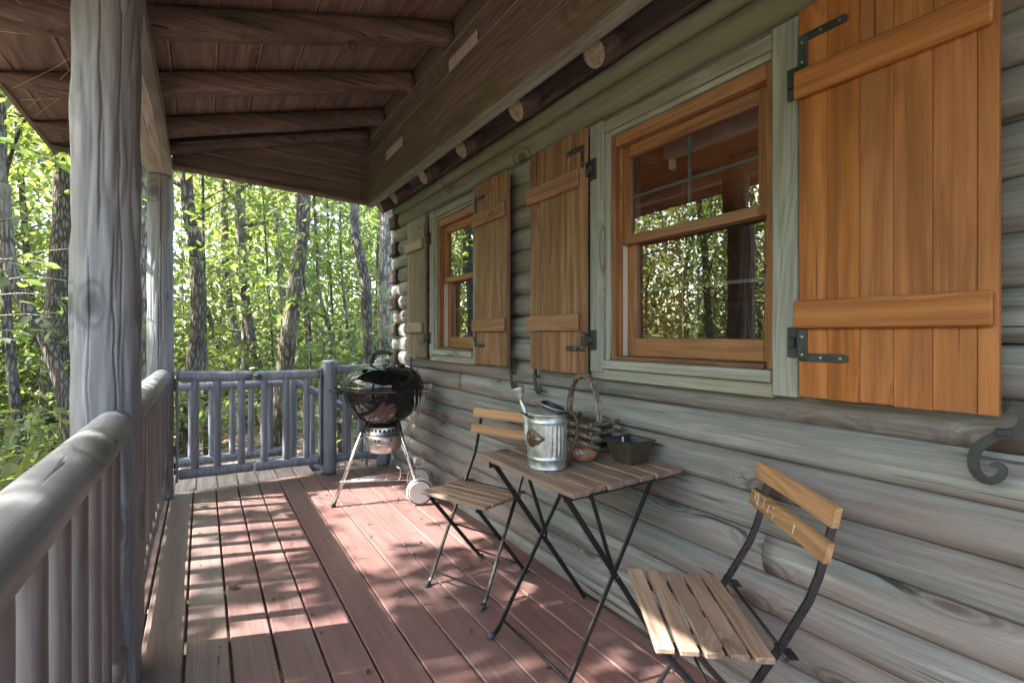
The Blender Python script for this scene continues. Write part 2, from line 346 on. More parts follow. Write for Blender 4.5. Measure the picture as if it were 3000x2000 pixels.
def groundmat():
    m = bpy.data.materials.new('leaf_litter_soil'); t, p, o = nodes(m); b = NB(t)
    tc = b.n('TexCoord'); v = tc.outputs['Object']
    vo = b.n('TexVoronoi'); b.l(v, vo.inputs[0]); vo.inputs['Scale'].default_value = 14
    s = b.n('SeparateColor'); b.l(vo.outputs['Color'], s.inputs[0])
    n2 = b.noise(v, 0.5, 4)
    c = b.ramp(s.outputs[0], [(0, (0.12, 0.08, 0.055)), (0.4, (0.2, 0.145, 0.105)), (0.75, (0.29, 0.225, 0.175)), (1, (0.16, 0.105, 0.07))])
    c = b.mix(b.mapr(n2, 0.5, 0.68, 0, 0.6), c, (0.07, 0.10, 0.035))
    b.l(c, p.inputs['Base Color']); p.inputs['Roughness'].default_value = 0.95
    bm = b.n('Bump'); bm.inputs['Strength'].default_value = 0.8; bm.inputs['Distance'].default_value = 0.03
    b.l(vo.outputs['Distance'], bm.inputs['Height']); b.l(bm.outputs[0], p.inputs['Normal'])
    return m
M['ground'] = groundmat()

# ------------------------------------------------------------------ mesh builder
class MB:
    def __init__(s): s.v = []; s.f = []; s.sm = []
    def add(s, vs, fs, smooth=False):
        n = len(s.v); s.v += [tuple(q) for q in vs]; s.f += [tuple(i + n for i in f) for f in fs]; s.sm += [smooth] * len(fs)
    def box(s, x0, x1, y0, y1, z0, z1, b=0.0, T=None):
        c = Vector(((x0 + x1) / 2, (y0 + y1) / 2, (z0 + z1) / 2)); h = Vector((abs(x1 - x0) / 2, abs(y1 - y0) / 2, abs(z1 - z0) / 2))
        if b <= 0:
            vs = [c + Vector((sx * h.x, sy * h.y, sz * h.z)) for sz in (-1, 1) for sy in (-1, 1) for sx in (-1, 1)]
            fs = [(0, 2, 3, 1), (4, 5, 7, 6), (0, 1, 5, 4), (2, 6, 7, 3), (0, 4, 6, 2), (1, 3, 7, 5)]
        else:
            b = min(b, h.x * 0.9, h.y * 0.9, h.z * 0.9); vs = []; ix = {}
            for sx in (-1, 1):
                for sy in (-1, 1):
                    for sz in (-1, 1):
                        for a in range(3):
                            q = [h.x - b, h.y - b, h.z - b]; q[a] += b
                            ix[(sx, sy, sz, a)] = len(vs); vs.append(c + Vector((sx * q[0], sy * q[1], sz * q[2])))
            fs = []
            for a in range(3):
                for sg in (-1, 1):
                    o = [i for i in range(3) if i != a]; loop = []
                    for s1, s2 in ((-1, -1), (1, -1), (1, 1), (-1, 1)):
                        k = [0, 0, 0]; k[a] = sg; k[o[0]] = s1; k[o[1]] = s2; loop.append(ix[(*k, a)])
                    flip = (sg > 0) == (a == 1)
                    fs.append(tuple(loop[::-1] if flip else loop))
            for a in range(3):
                o = [i for i in range(3) if i != a]
                for s1 in (-1, 1):
                    for s2 in (-1, 1):
                        def K(sa, ax):
                            k = [0, 0, 0]; k[a] = sa; k[o[0]] = s1; k[o[1]] = s2; return ix[(*k, ax)]
                        q = [K(-1, o[0]), K(1, o[0]), K(1, o[1]), K(-1, o[1])]
                        if (s1 * s2 > 0) == (a == 1): q = q[::-1]
                        fs.append(tuple(q))
            for sx in (-1, 1):
                for sy in (-1, 1):
                    for sz in (-1, 1):
                        q = [ix[(sx, sy, sz, a)] for a in range(3)]
                        fs.append(tuple(q if sx * sy * sz > 0 else q[::-1]))
        if T is not None: vs = [T @ q for q in vs]
        s.add(vs, fs)
        return s
    def bar(s, p0, p1, w, h, up=(0, 0, 1), b=0.0):          # rectangular bar between two points
        p0 = Vector(p0); p1 = Vector(p1); d = p1 - p0; L = d.length; d.normalize()
        u = Vector(up); r = d.cross(u)
        if r.length < 1e-5: r = d.cross(Vector((1, 0, 0)))
        r.normalize(); u = r.cross(d)
        T = Matrix(((r.x, d.x, u.x, p0.x), (r.y, d.y, u.y, p0.y), (r.z, d.z, u.z, p0.z), (0, 0, 0, 1)))
        s.box(-w / 2, w / 2, 0, L, -h / 2, h / 2, b, T)
        return s
    def sweep(s, path, prof, up=(0, 0, 1), smooth=True, caps=True, closed=False):
        path = [Vector(p) for p in path]; n = len(path); k = None
        base = len(s.v); rings = []
        pr = None
        for i, p in enumerate(path):
            if closed: t = path[(i + 1) % n] - path[i - 1]
            else: t = path[min(i + 1, n - 1)] - path[max(i - 1, 0)]
            t.normalize()
            if pr is None:
                u = Vector(up)
                if abs(t.dot(u)) > 0.95: u = Vector((1, 0, 0)) if abs(t.x) < 0.9 else Vector((0, 1, 0))
                r = t.cross(u).normalized()
            else:
                r = pr - t * pr.dot(t)
                r.normalize()
            pr = r; u = r.cross(t)
            pp = prof(i / (n - 1 if n > 1 else 1), i) if callable(prof) else prof
            rings.append([p + r * a + u * c for a, c in pp])
        k = len(rings[0]); vs = [q for rg in rings for q in rg]; fs = []
        m = n if closed else n - 1
        for i in range(m):
            for j in range(k):
                a = i * k + j; b2 = i * k + (j + 1) % k; c = ((i + 1) % n) * k + (j + 1) % k; d = ((i + 1) % n) * k + j
                fs.append((a, b2, c, d))
        s.add(vs, fs, smooth)
        if caps and not closed:
            s.f.append(tuple(base + j for j in range(k))[::-1]); s.sm.append(False)
            s.f.append(tuple(base + (n - 1) * k + j for j in range(k))); s.sm.append(False)
        return s
    def tube(s, path, r, n=10, smooth=True, caps=True, closed=False, up=(0, 0, 1)):
        N = len(path)
        def pf(t, i):
            q = r[i] if isinstance(r, (list, tuple)) else (r(t) if callable(r) else r)
            return [(q * math.cos(2 * math.pi * j / n), q * math.sin(2 * math.pi * j / n)) for j in range(n)]
        return s.sweep(path, pf, up, smooth, caps, closed)
    def flat(s, path, w, th, up=(0, 0, 1)):
        return s.sweep(path, [(-w / 2, -th / 2), (w / 2, -th / 2), (w / 2, th / 2), (-w / 2, th / 2)], up, False, True)
    def lathe(s, prof, n=32, c=(0, 0, 0), smooth=True, a0=0, a1=2 * math.pi, mod=None):
        full = abs(a1 - a0 - 2 * math.pi) < 1e-6; m = n if full else n + 1; vs = []; fs = []
        for j in range(m):
            a = a0 + (a1 - a0) * j / n
            for (r, z) in prof:
                rr = r * (mod(a, z) if mod else 1)
                vs.append((c[0] + rr * math.cos(a), c[1] + rr * math.sin(a), c[2] + z))
        k = len(prof)
        for j in range(n):
            j2 = (j + 1) % m
            for i in range(k - 1):
                fs.append((j * k + i, j2 * k + i, j2 * k + i + 1, j * k + i + 1))
        s.add(vs, fs, smooth)
        return s
    def prism(s, poly, d0, d1, plane='yz'):                # polygon in a plane, extruded along the third axis
        n = len(poly)
        def P(a, b, d):
            return {'yz': (d, a, b), 'xz': (a, d, b), 'xy': (a, b, d)}[plane]
        vs = [P(a, b, d0) for a, b in poly] + [P(a, b, d1) for a, b in poly]
        fs = [tuple(range(n)), tuple(range(n, 2 * n))[::-1]] + [(i, i + n, (i + 1) % n + n, (i + 1) % n) for i in range(n)]
        s.add(vs, fs)
        return s
    def build(s, name, mat, parent=None, kind=None, center=True, label=None):
        me = bpy.data.meshes.new(name)
        V = np.array(s.v, dtype=float)
        c = Vector(((V.max(0) + V.min(0)) / 2).tolist()) if center else Vector((0, 0, 0))
        me.from_pydata((V - np.array(c)).tolist(), [], s.f)
        me.polygons.foreach_set('use_smooth', s.sm)
        me.materials.append(M[mat] if isinstance(mat, str) else mat)
        me.update()
        o = bpy.data.objects.new(name, me); COL.objects.link(o)
        if parent is not None:
            o.parent = parent; o.location = c - WL[parent.name]
        else: o.location = c
        WL[o.name] = c.copy()
        if kind: o['kind'] = kind
        if label: o['label'] = label
        return o

WL = {}
def tag(o, label, cat, group=None):
    o['label'] = label; o['category'] = cat
    if group: o['group'] = group
    return o
def thing(name, label, cat, loc=(0, 0, 0), group=None):
    o = bpy.data.objects.new(name, None); COL.objects.link(o)
    o.empty_display_size = 0.1
    o.location = loc; WL[o.name] = Vector(loc)
    return tag(o, label, cat, group)
def copy_tree(o, parent=None):
    c = o.copy(); COL.objects.link(c)
    if parent is not None: c.parent = parent
    for ch in list(o.children): copy_tree(ch, c)
    return c
def dup(o, dloc):                                           # sibling part sharing the mesh
    c = o.copy(); COL.objects.link(c); c.location = o.location + Vector(dloc); return c

def nz(x, y=0.0, z=0.0): return noise.noise(Vector((x, y, z)))

# ------------------------------------------------------------------ ground
GZ = -0.7
def ground_z(x, y):
    return GZ + 0.10 * nz(x * 0.15, y * 0.15) + 0.02 * max(0, y - 8) * (1 + 0.5 * nz(x * 0.05, 3)) * (1 if y < 40 else 40 / y)
g = MB(); N = 90
xs = [math.copysign(abs(t) ** 2.2, t) * 400 for t in np.linspace(-1, 1, N)]
vs = [(x, y + 6, ground_z(x, y + 6)) for y in xs for x in xs]
g.add(vs, [(j * N + i, j * N + i + 1, (j + 1) * N + i + 1, (j + 1) * N + i) for j in range(N - 1) for i in range(N - 1)], True)
g.build('ground', 'ground', kind='structure', center=False)

# ------------------------------------------------------------------ porch deck
WX = 1.487                                                    # front of the log bulge
deck = thing('porch_deck', 'red-brown painted board deck of the porch', 'deck', (0.6, 1.5, -0.02))
PITCH = 0.1455
seams = [-0.2, -0.0545 + 0.0] + [0.0905 + PITCH * i for i in range(0, 11)]
JOINT = {6: 3.52, 7: 3.55, 8: 3.5, 5: None, 10: 2.2}
for i in range(len(seams)):
    x0 = seams[i] - (PITCH if i == 0 else 0) if i == 0 else seams[i - 1]
    x1 = seams[i]
    if i == 0: x0 = -0.34
    x1 = min(x1, 1.535)
    if x0 >= 1.53: continue
    gap = 0.0045 if i < 5 else 0.003
    cuts = [-2.2, 4.44]
    if JOINT.get(i): cuts = [-2.2, JOINT[i], 4.44]
    for a, b in zip(cuts, cuts[1:]):
        m = MB(); dz = random.uniform(-0.0012, 0.0012)
        m.box(x0 + gap, x1 - gap, a + 0.0015, b - 0.0015 + random.uniform(-0.004, 0.004) * (b > 4.4), -0.034 + dz, dz, 0.004)
        o = m.build('board', 'deckw' if i < 3 else 'deck', deck)
for y in np.arange(-2.0, 4.2, 0.42): m = MB(); m.box(-0.3, 1.5, y, y + 0.04, -0.19, -0.036); m.build('joist', 'soffit', deck)
m = MB(); m.box(-0.345, -0.305, -2.2, 4.43, -0.25, -0.036); m.build('rim_board', 'deckw', deck)
m = MB(); m.box(-0.3, 1.5, 4.385, 4.425, -0.19, -0.036); m.build('rim_board', 'deckw', deck)
# landing beyond the gate
land = thing('stair_landing', 'worn grey-brown board landing and steps outside the porch gate', 'steps', (0.3, 4.9, -0.05))
for i in range(8):
    x0 = -0.33 + i * 0.1455
    if x0 + 0.14 > 0.83: break
    m = MB(); m.box(x0 + 0.003, x0 + 0.1425, 4.455, 5.34, -0.055, -0.02, 0.004); m.build('board', 'landing', land)
m = MB(); m.box(-0.33, 0.82, 4.46, 5.3, -0.2, -0.058); m.build('frame', 'soffit', land)
for k in range(3):
    m = MB(); m.box(0.84 + 0.27 * k, 1.10 + 0.27 * k, 4.6, 5.3, -0.225 - 0.17 * k, -0.19 - 0.17 * k, 0.004); m.build('tread', 'landing', land)
for y in (4.62, 5.26): m = MB(); m.bar((0.8, y, -0.16), (1.7, y, -0.73), 0.04, 0.2); m.build('stringer', 'soffit', land)
for x, y in ((-0.28, 4.5), (-0.28, 5.15), (0.72, 5.15)): m = MB(); m.box(x - .05, x + .05, y - .05, y + .05, -0.85, -0.2); m.build('leg', 'soffit', land)

# ------------------------------------------------------------------ log cabin
cabin = thing('log_cabin', 'weathered log cabin with cedar shutters and a covered porch', 'cabin', (1.6, 1.2, 0))
ZS = [-0.12, 0.055, 0.18, 0.305, 0.43, 0.552, 0.676, 0.80, 0.923, 1.046, 1.17, 1.293, 1.416, 1.54, 1.663, 1.787, 1.91, 2.034, 2.16, 2.285, 2.375]
def log_piece(z0, z1, y0, y1, seed, ends=(0, 0)):
    L = y1 - y0; n = max(3, int(L / 0.05)); k = 9; m = MB()
    vs = []
    for i in range(n + 1):
        y = y0 + L * i / n; ed = min(1, (y1 - y) / 0.05) if ends[1] else 1.0
        ed = math.sqrt(max(0.0, 1 - (1 - ed) ** 2)) if ed < 1 else 1
        sc_ = 0.55 + 0.45 * ed
        w0 = 0.006 * nz(y * 2.0, seed * 3.1, 0.3); w1 = 0.006 * nz(y * 2.0, seed * 3.1 + 3.1, 0.3)
        if z0 < 0: w0 = 0
        zc, h = (z0 + w0 + z1 + w1) / 2, (z1 + w1 - z0 - w0) / 2
        for j in range(k):
            a = -1.25 + 2.5 * j / (k - 1)
            cz = math.sin(a) / math.sin(1.25); cx = (math.cos(a) - math.cos(1.25)) / (1 - math.cos(1.25))
            bul = 0.028 * cx * sc_ + 0.006 * nz(y * 3.0, a * 1.5, seed) * cx + 0.0025 * nz(y * 11, a * 4, seed) + 0.006 * nz(y * 0.8, seed, 7)
            vs.append((1.518 - bul, y, zc + cz * h * 0.992 * (1 if not ends[1] else (0.8 + 0.2 * ed))))
        vs += [(1.62, y, z1 - 0.003), (1.62, y, z0 + 0.003)]
    kk = k + 2; fs = []
    for i in range(n):
        for j in range(kk):
            a = i * kk + j; b = i * kk + (j + 1) % kk
            fs.append((a, a + kk, b + kk, b))
    m.add(vs, fs, True)
    m.f.append(tuple(range(kk))); m.sm.append(False)
    m.f.append(tuple(n * kk + j for j in range(kk))[::-1]); m.sm.append(False)
    return m
WIN = [(0.72, 1.63), (2.66, 3.45)]
random.seed(5)
for i in range(len(ZS) - 1):
    z0, z1 = ZS[i], ZS[i + 1]; zc = (z0 + z1) / 2
    alt = (i % 2 == 0) and 0.9 < zc < 2.3
    yend = 4.235 if alt else 4.44
    spans = [(-2.2, yend)]
    if 1.02 < zc < 2.08:
        spans = [(-2.2, WIN[0][0]), (WIN[0][1], WIN[1][0]), (WIN[1][1], yend)]
    pieces = []
    for a, b in spans:
        if b - a > 3.5:
            c = [0.664, 2.9, 0.2, 1.9, 0.86, 2.5, 0.05, 3.0, 1.3, 3.3][i % 10]
            if i % 3 == 1: pieces += [(a, c - 0.0012), (c + 0.0012, b)]
            else: pieces += [(a, b)]
        else: pieces.append((a, b))
    for a, b in pieces:
        log_piece(z0, z1, a, b, i * 1.7 + a, (0, b > 4.4)).build('log', 'log', cabin)
    if alt:
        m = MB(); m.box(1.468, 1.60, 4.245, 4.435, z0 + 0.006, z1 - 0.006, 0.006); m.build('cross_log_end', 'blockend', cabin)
# end wall going away from the porch, and the shell of the house, its rear opening added for daylight
for i in range(len(ZS) - 1):
    m = MB(); m.box(1.63, 6.4, 4.25, 4.40, ZS[i] + 0.002, ZS[i + 1] - 0.002, 0.03); m.build('log', 'log', cabin)
m = MB(); m.box(4.25, 4.4, -2.2, -1.9, 0, 2.38); m.box(4.25, 4.4, 2.1, 4.24, 0, 2.38); m.box(4.25, 4.4, -1.9, 2.1, 0, 0.4); m.box(4.25, 4.4, -1.9, 2.1, 2.25, 2.38)
m.build('rear_wall', 'log', cabin)
m = MB(); m.box(1.5, 6.4, -2.36, -2.21, -0.1, 3.2); m.build('side_wall', 'log', cabin)
m = MB(); m.box(1.62, 6.24, -2.2, 4.24, -0.1, -0.005); m.build('inner_floor', 'pine', cabin)
m = MB(); m.box(1.625, 6.24, -2.2, 4.24, 2.38, 2.5); m.build('inner_ceiling', 'pine', cabin)
# inner lining: planks either side of the windows
m = MB()
for z in np.arange(0, 2.3, 0.145):
    for a, b in ((-2.2, 0.76), (1.58, 2.7), (3.4, 4.24)): m.box(1.622, 1.64, a, b, z + .001, z + 0.143, 0.003)
m.build('inner_lining', 'pine', cabin, kind='stuff')
m = MB()
for z in np.arange(0, 2.37, 0.145): m.box(3.2, 3.22, 2.5, 4.2, z + .001, z + .143, .003)
m.build('partition', 'pine', cabin, kind='stuff')

# ---- windows
def window(ya, yb, far=False):
    w = bpy.data.objects.new('window', None); COL.objects.link(w); w.parent = cabin
    loc = Vector((1.5, (ya + yb) / 2, 1.05)); w.location = loc - WL[cabin.name]; WL[w.name] = loc
    fx = 1.452
    def part(n, mat, *boxes):
        m = MB()
        for b in boxes: m.box(*b)
        return m.build(n, mat, w)
    # ya = right edge of the casing, yb = left edge
    ri, li = ya + 0.075, yb - 0.083
    part('casing', 'trim', (fx, 1.56, ya, ri, 1.008, 2.115, 0.003))
    part('casing', 'trim', (fx, 1.56, li, yb, 1.030, 2.115, 0.003))
    part('head_casing', 'trimy', (fx + .002, 1.56, ri + .001, li - .001, 2.058, 2.105, 0.003))
    part('outer_sill', 'trimy', (fx - 0.012, 1.56, ri + .001, li - .001 + 0.03 * 0, 1.046, 1.083, 0.004))
    part('apron', 'trimy', (fx + 0.006, 1.56, ri + .001, yb - .004, 0.999, 1.044, 0.003))
    part('inner_trim', 'trim', (fx + .014, 1.56, li - 0.028, li - .001, 1.084, 2.057, 0.002))
    part('inner_trim', 'trim', (fx + .014, 1.56, ri + .001, ri + 0.008, 1.084, 2.057, 0.002))
    part('inner_trim', 'trimy', (fx + .014, 1.56, ri + .009, li - 0.029, 2.036, 2.057, 0.002))
    a, b = ri + 0.009, li - 0.029
    part('jamb', 'winz', (fx + .024, 1.63, a, a + 0.022, 1.084, 2.034, 0.002))
    part('jamb', 'winz', (fx + .024, 1.63, b - 0.022, b, 1.084, 2.034, 0.002))
    part('head', 'winy', (fx + .024, 1.63, a + .023, b - .023, 1.985, 2.034, 0.002))
    part('sill', 'sill', (fx + .008, 1.63, a + .0225, b - .0225, 1.0835, 1.100, 0.002))
    # stops
    part('stop', 'winz', (1.497, 1.510, b - 0.034, b - .0225, 1.101, 1.984, 0.001))
    sa, sb = a + 0.024, b - 0.024
    zmid = 1.585
    def sash(x0, x1, z0, z1, st, tr, br, name='sash'):
        part('sash_stile', 'winz', (x0, x1, sa, sa + st, z0, z1, 0.002)); part('sash_stile', 'winz', (x0, x1, sb - st, sb, z0, z1, 0.002))
        part('sash_rail', 'winy', (x0 - .001, x1 + .001, sa + st, sb - st, z0, z0 + br, 0.003)); part('sash_rail', 'winy', (x0 - .001, x1 + .001, sa + st, sb - st, z1 - tr, z1, 0.003))
        xm = (x0 + x1) / 2
        m = MB()
        ga, gb, za, zb = sa + st - .003, sb - st + .003, z0 + br - .003, z1 - tr + .003
        m.add([(xm, ga, za), (xm, gb, za), (xm, gb, zb), (xm, ga, zb)], [(0, 3, 2, 1)])
        m.build('pane', 'glass', w)
        gm = MB(); yc = (ga + gb) / 2; zc = (za + zb) / 2
        gm.box(xm + .006, xm + .012, yc - .006, yc + .006, za, zb); gm.build('muntin', 'trim', w)
        gm = MB(); gm.box(xm + .0065, xm + .0115, ga, gb, zc - .006, zc + .006); gm.build('muntin', 'trimy', w)
        return ga, gb, za, zb
    sash(1.512, 1.542, zmid - 0.012, 1.984, 0.045, 0.05, 0.036)
    sash(1.546, 1.576, 1.101, zmid + 0.02, 0.045, 0.03, 0.075)
    part('track', 'white', (1.513, 1.545, sb - 0.002, sb + .0008, 1.101, zmid - .013))
    return w
w1 = window(0.733, 1.625)
m = MB()
ring = [(1.508, 0.852 + 0.012 * math.cos(a), 1.40 + 0.014 * math.sin(a)) for a in np.linspace(-2.4, 2.4, 12)]
m.tube(ring, 0.0022, 6); m.build('hook', 'iron', w1)
w2 = window(2.655, 3.435, True)
# roller blind box just inside the near window
bl = MB(); bl.box(1.66, 1.70, 0.70, 1.395, 1.938, 2.0, 0.005)
blo = thing('blind', 'pinkish white blind headrail inside the near window', 'blind', (1.69, 1.05, 1.955))
bl.build('headrail', 'blind', blo)
m = MB(); m.box(1.655, 1.69, 1.345, 1.365, 1.885, 1.936, 0.006); m.build('bracket', 'blind', blo)

# ---- shutters
def shutter(y0, y1, hinge_side, mats, seamf, dy=0):
    s = bpy.data.objects.new('shutter', None); COL.objects.link(s); s.parent = cabin
    loc = Vector((1.43, (y0 + y1) / 2, 1.019)); s.location = loc - WL[cabin.name]; WL[s.name] = loc
    zb, zt = 1.017, 2.105; W = y1 - y0
    fr = [0] + seamf + [1]
    for a, b in zip(fr, fr[1:]):
        m = MB(); m.box(1.42 + random.uniform(-.0006, .0006), 1.442, y0 + W * a + .0004, y0 + W * b - .0004, zb + random.uniform(-.002, .002), zt, 0.0012)
        m.build('board', mats[0], s)
    far = -hinge_side
    for z0, z1 in ((1.209, 1.286), (1.851, 1.928)):
        m = MB()
        # the batten overhangs at the hinge edge and stops short of the free edge
        if hinge_side > 0: q0, q1 = y0 + 0.006, y1 + 0.006
        else: q0, q1 = y0 - 0.006 + 0.0, y1 - 0.012
        if hinge_side < 0: q0, q1 = y0 + 0.03, y1 + 0.012
        m.box(1.400, 1.4185, q0, q1, z0, z1, 0.004); m.build('batten', mats[1], s)
    he = y1 if hinge_side > 0 else y0                        # window-side edge
    sgn = -1 if hinge_side > 0 else 1                         # direction towards the free edge
    for top in (True, False):
        zc = 1.932 if top else 1.205
        zt_ = zc + (0.098 if top else -0.088)
        m = MB()
        ys = sorted((he, he + sgn * 0.024)); m.box(1.4145, 1.4192, ys[0], ys[1], min(zc, zt_), max(zc, zt_), 0.001)
        ys = sorted((he + sgn * 0.0245, he + sgn * 0.115))
        zz = (zt_ - 0.022, zt_) if top else (zt_, zt_ + 0.022)
        m.box(1.4145, 1.4192, ys[0], ys[1], *zz, 0.001)
        ye = he + sgn * 0.115
        m.prism([(ye + sgn * 0.011 * math.sin(a), (zz[0] + zz[1]) / 2 - 0.011 * math.cos(a)) for a in np.linspace(0, math.pi, 8)], 1.4145, 1.4192, 'yz')
        h = m.build('hinge', 'iron', s)
        for yy, zz2 in ((he + sgn * 0.012, zc + (0.02 if top else -0.02)), (he + sgn * 0.012, zc + (0.075 if top else -0.07)), (he + sgn * 0.06, (zz[0] + zz[1]) / 2), (he + sgn * 0.108, (zz[0] + zz[1]) / 2)):
            m = MB(); m.prism([(yy + 0.0035 * math.cos(a), zz2 + 0.0035 * math.sin(a)) for a in np.linspace(0, 2 * math.pi, 8, endpoint=False)], 1.413, 1.4146, 'yz')
            so_ = m.build('screw', 'screw', s)
        m = MB(); pz = (1.872, 1.962) if top else (1.125, 1.212)
        ys = sorted((he - sgn * 0.004, he - sgn * 0.044))
        m.box(1.441, 1.4505, ys[0], ys[1], pz[0], pz[1], 0.002)
        m.box(1.425, 1.441, ys[0] + .012, ys[1] - .010, pz[0] + 0.03, pz[1] - 0.028, 0.003)
        m.tube([(1.43, he - sgn * 0.004, pz[0] + 0.015), (1.43, he - sgn * 0.004, pz[1] - 0.015)], 0.008, 8)
        m.build('pintle', 'iron', s)
    return s
random.seed(3)
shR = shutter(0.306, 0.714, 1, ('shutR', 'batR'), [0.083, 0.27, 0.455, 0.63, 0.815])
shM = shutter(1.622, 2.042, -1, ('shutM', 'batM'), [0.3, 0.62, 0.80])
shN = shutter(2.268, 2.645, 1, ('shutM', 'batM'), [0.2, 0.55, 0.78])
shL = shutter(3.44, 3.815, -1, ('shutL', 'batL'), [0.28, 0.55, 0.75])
shR['label'] = 'bright orange cedar shutter nearest the camera'
shL['label'] = 'bleached grey-tan shutter at the far corner of the cabin'

# ---- iron shutter dogs
DOGR = [(0.311, 1.024), (0.303, 1.039), (0.29, 1.044), (0.278, 1.031), (0.276, 1.007), (0.286, 0.987), (0.308, 0.976), (0.333, 0.958), (0.352, 0.93), (0.356, 0.9), (0.347, 0.876), (0.328, 0.87), (0.311, 0.884), (0.308, 0.901), (0.318, 0.908), (0.326, 0.902)]
def dog(y, z, s=1.0, path_=None, w_=0.010):
    pts = []
    path = [(-0.014, 0.058), (-0.019, 0.068), (-0.012, 0.078), (0.0, 0.081), (0.012, 0.074), (0.016, 0.06), (0.010, 0.042), (0.004, 0.022), (0.002, 0.0),
            (0.001, -0.02), (0.004, -0.045), (0.010, -0.065), (0.022, -0.080), (0.038, -0.084), (0.048, -0.074), (0.048, -0.060), (0.039, -0.053), (0.031, -0.059)]
    P3 = [(1.458, y - s * p, z + q) for p, q in path] if path_ is None else [(1.458, a, b_) for a, b_ in path_]
    m = MB(); n = len(P3)
    # smooth the path
    Q = []
    for i in range(n - 1):
        for t in (0, 0.5):
            p0 = Vector(P3[max(0, i - 1)]); p1 = Vector(P3[i]); p2 = Vector(P3[i + 1]); p3 = Vector(P3[min(n - 1, i + 2)])
            Q.append(0.5 * ((2 * p1) + (p2 - p0) * t + (2 * p0 - 5 * p1 + 4 * p2 - p3) * t * t + (3 * p1 - p0 - 3 * p2 + p3) * t ** 3))
    Q.append(Vector(P3[-1]))
    m.sweep(Q, lambda t, i: [(a * (0.6 + 0.5 * math.sin(math.pi * t)), b) for a, b in ((-w_, -0.003), (w_, -0.003), (w_, 0.003), (-w_, 0.003))], up=(1, 0, 0), smooth=False)
    if path_: y, z = path_[6]
    m.tube([(1.46, y, z), (1.50, y, z)], 0.004, 8)
    m.box(1.452, 1.462, y - .011, y + .011, z - .004, z + .012, .002)
    return m.build('shutter_dog', 'iron', cabin)
dog(2.285, 0.975); dog(2.055, 0.975); dog(3.83, 0.975)
dog(0, 0, path_=DOGR, w_=0.009)

# ------------------------------------------------------------------ porch roof and the boxed beam over the logs
def rz(x): return 2.57 + 0.295 * x                          # underside of the rafters
roof = bpy.data.objects.new('porch_roof', None); COL.objects.link(roof); roof.parent = cabin
WL[roof.name] = Vector((0.3, 1.2, 2.6)); roof.location = WL[roof.name] - WL[cabin.name]
def rafter(y, rr=0.072, seed=0, x0=-0.845, x1=1.272, dz=0.0):
    m = MB(); n = 46; path = []; K = 14
    for i in range(n + 1):
        x = x0 + (x1 - x0) * i / n
        path.append((x, y + 0.006 * nz(x * 1.2, seed), rz(x) + rr + dz + 0.006 * nz(x * 1.4, seed, 5)))
    def pf(t, i):
        out = []
        for j in range(K):
            a = 2 * math.pi * j / K
            q = rr * (1 + 0.07 * nz(t * 9, math.cos(a) * 1.2 + seed, math.sin(a) * 1.2) + 0.035 * nz(t * 28, math.cos(a) * 3, math.sin(a) * 3 + seed))
            # flattened underside and side faces from hewing
            out.append((max(-0.062, min(0.062, q * math.cos(a))), max(-0.064 + 0.125 * max(0.0, 1 - t / 0.13), q * math.sin(a))))
        return out
    m.sweep(path, pf, smooth=True)
    return m.build('rafter', 'rafter', roof)
for k, y in enumerate((-1.21, -0.56, 0.09, 0.74, 1.39, 2.04, 2.69, 3.34, 4.0)): rafter(y, 0.072, k * 2.3)
rafter(4.40, 0.055, 31, dz=0.02)
m = MB(); m.tube([(x, 4.29, rz(x) + 0.062) for x in np.linspace(-0.15, 1.2, 12)], 0.007, 8); m.build('conduit', 'soffit', roof)
# sloping boards on top of the rafters
nb = 14; xa, xb = -0.985, 1.9; wbd = 0.2126
for i in range(nb):
    x0 = xa + i * wbd; x1 = x0 + wbd - 0.004
    if x0 > 1.262: break
    x1 = min(x1, 1.268); x0 = max(x0, -0.872)
    m = MB(); zo = 0.143 + random.uniform(-.001, .001)
    z0, z1 = rz(x0) + zo, rz(x1) + zo
    vs = [(x0, -2.3, z0), (x1, -2.3, z1), (x1, 4.56, z1), (x0, 4.56, z0)]
    vs += [(a, b, c + 0.025) for a, b, c in vs]
    # small v-groove on each long edge
    m.add(vs, [(0, 3, 2, 1), (4, 5, 6, 7), (0, 1, 5, 4), (2, 3, 7, 6), (1, 2, 6, 5), (3, 0, 4, 7)])
    # thin lip moulding beside the joint
    m.build('roof_board', 'roofbd', roof)
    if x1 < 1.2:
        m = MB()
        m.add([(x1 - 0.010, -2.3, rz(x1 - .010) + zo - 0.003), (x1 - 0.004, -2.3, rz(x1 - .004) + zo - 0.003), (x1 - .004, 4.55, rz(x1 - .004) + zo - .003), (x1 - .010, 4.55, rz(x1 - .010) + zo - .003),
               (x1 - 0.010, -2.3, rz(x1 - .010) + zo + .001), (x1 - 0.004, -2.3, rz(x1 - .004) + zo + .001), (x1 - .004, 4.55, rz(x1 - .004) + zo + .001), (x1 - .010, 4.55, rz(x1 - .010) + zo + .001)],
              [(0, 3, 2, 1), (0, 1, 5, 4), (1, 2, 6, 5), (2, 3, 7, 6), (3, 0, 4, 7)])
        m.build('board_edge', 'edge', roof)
m = MB()
vs = [(-0.88, -2.5, rz(-0.88) + .175), (7.0, -2.5, rz(7.0) + .175), (7.0, 4.62, rz(7) + .175), (-0.88, 4.62, rz(-0.88) + .175)]
vs += [(a, b, c + 0.03) for a, b, c in vs]
m.add(vs, [(0, 3, 2, 1), (4, 5, 6, 7), (0, 1, 5, 4), (2, 3, 7, 6), (1, 2, 6, 5), (3, 0, 4, 7)]); m.build('roof_covering', 'soffit', roof)
m = MB(); m.box(-0.872, -0.8465, -2.4, 4.56, 2.448, 2.505, 0.003); m.build('eave_board', 'fascia', roof)
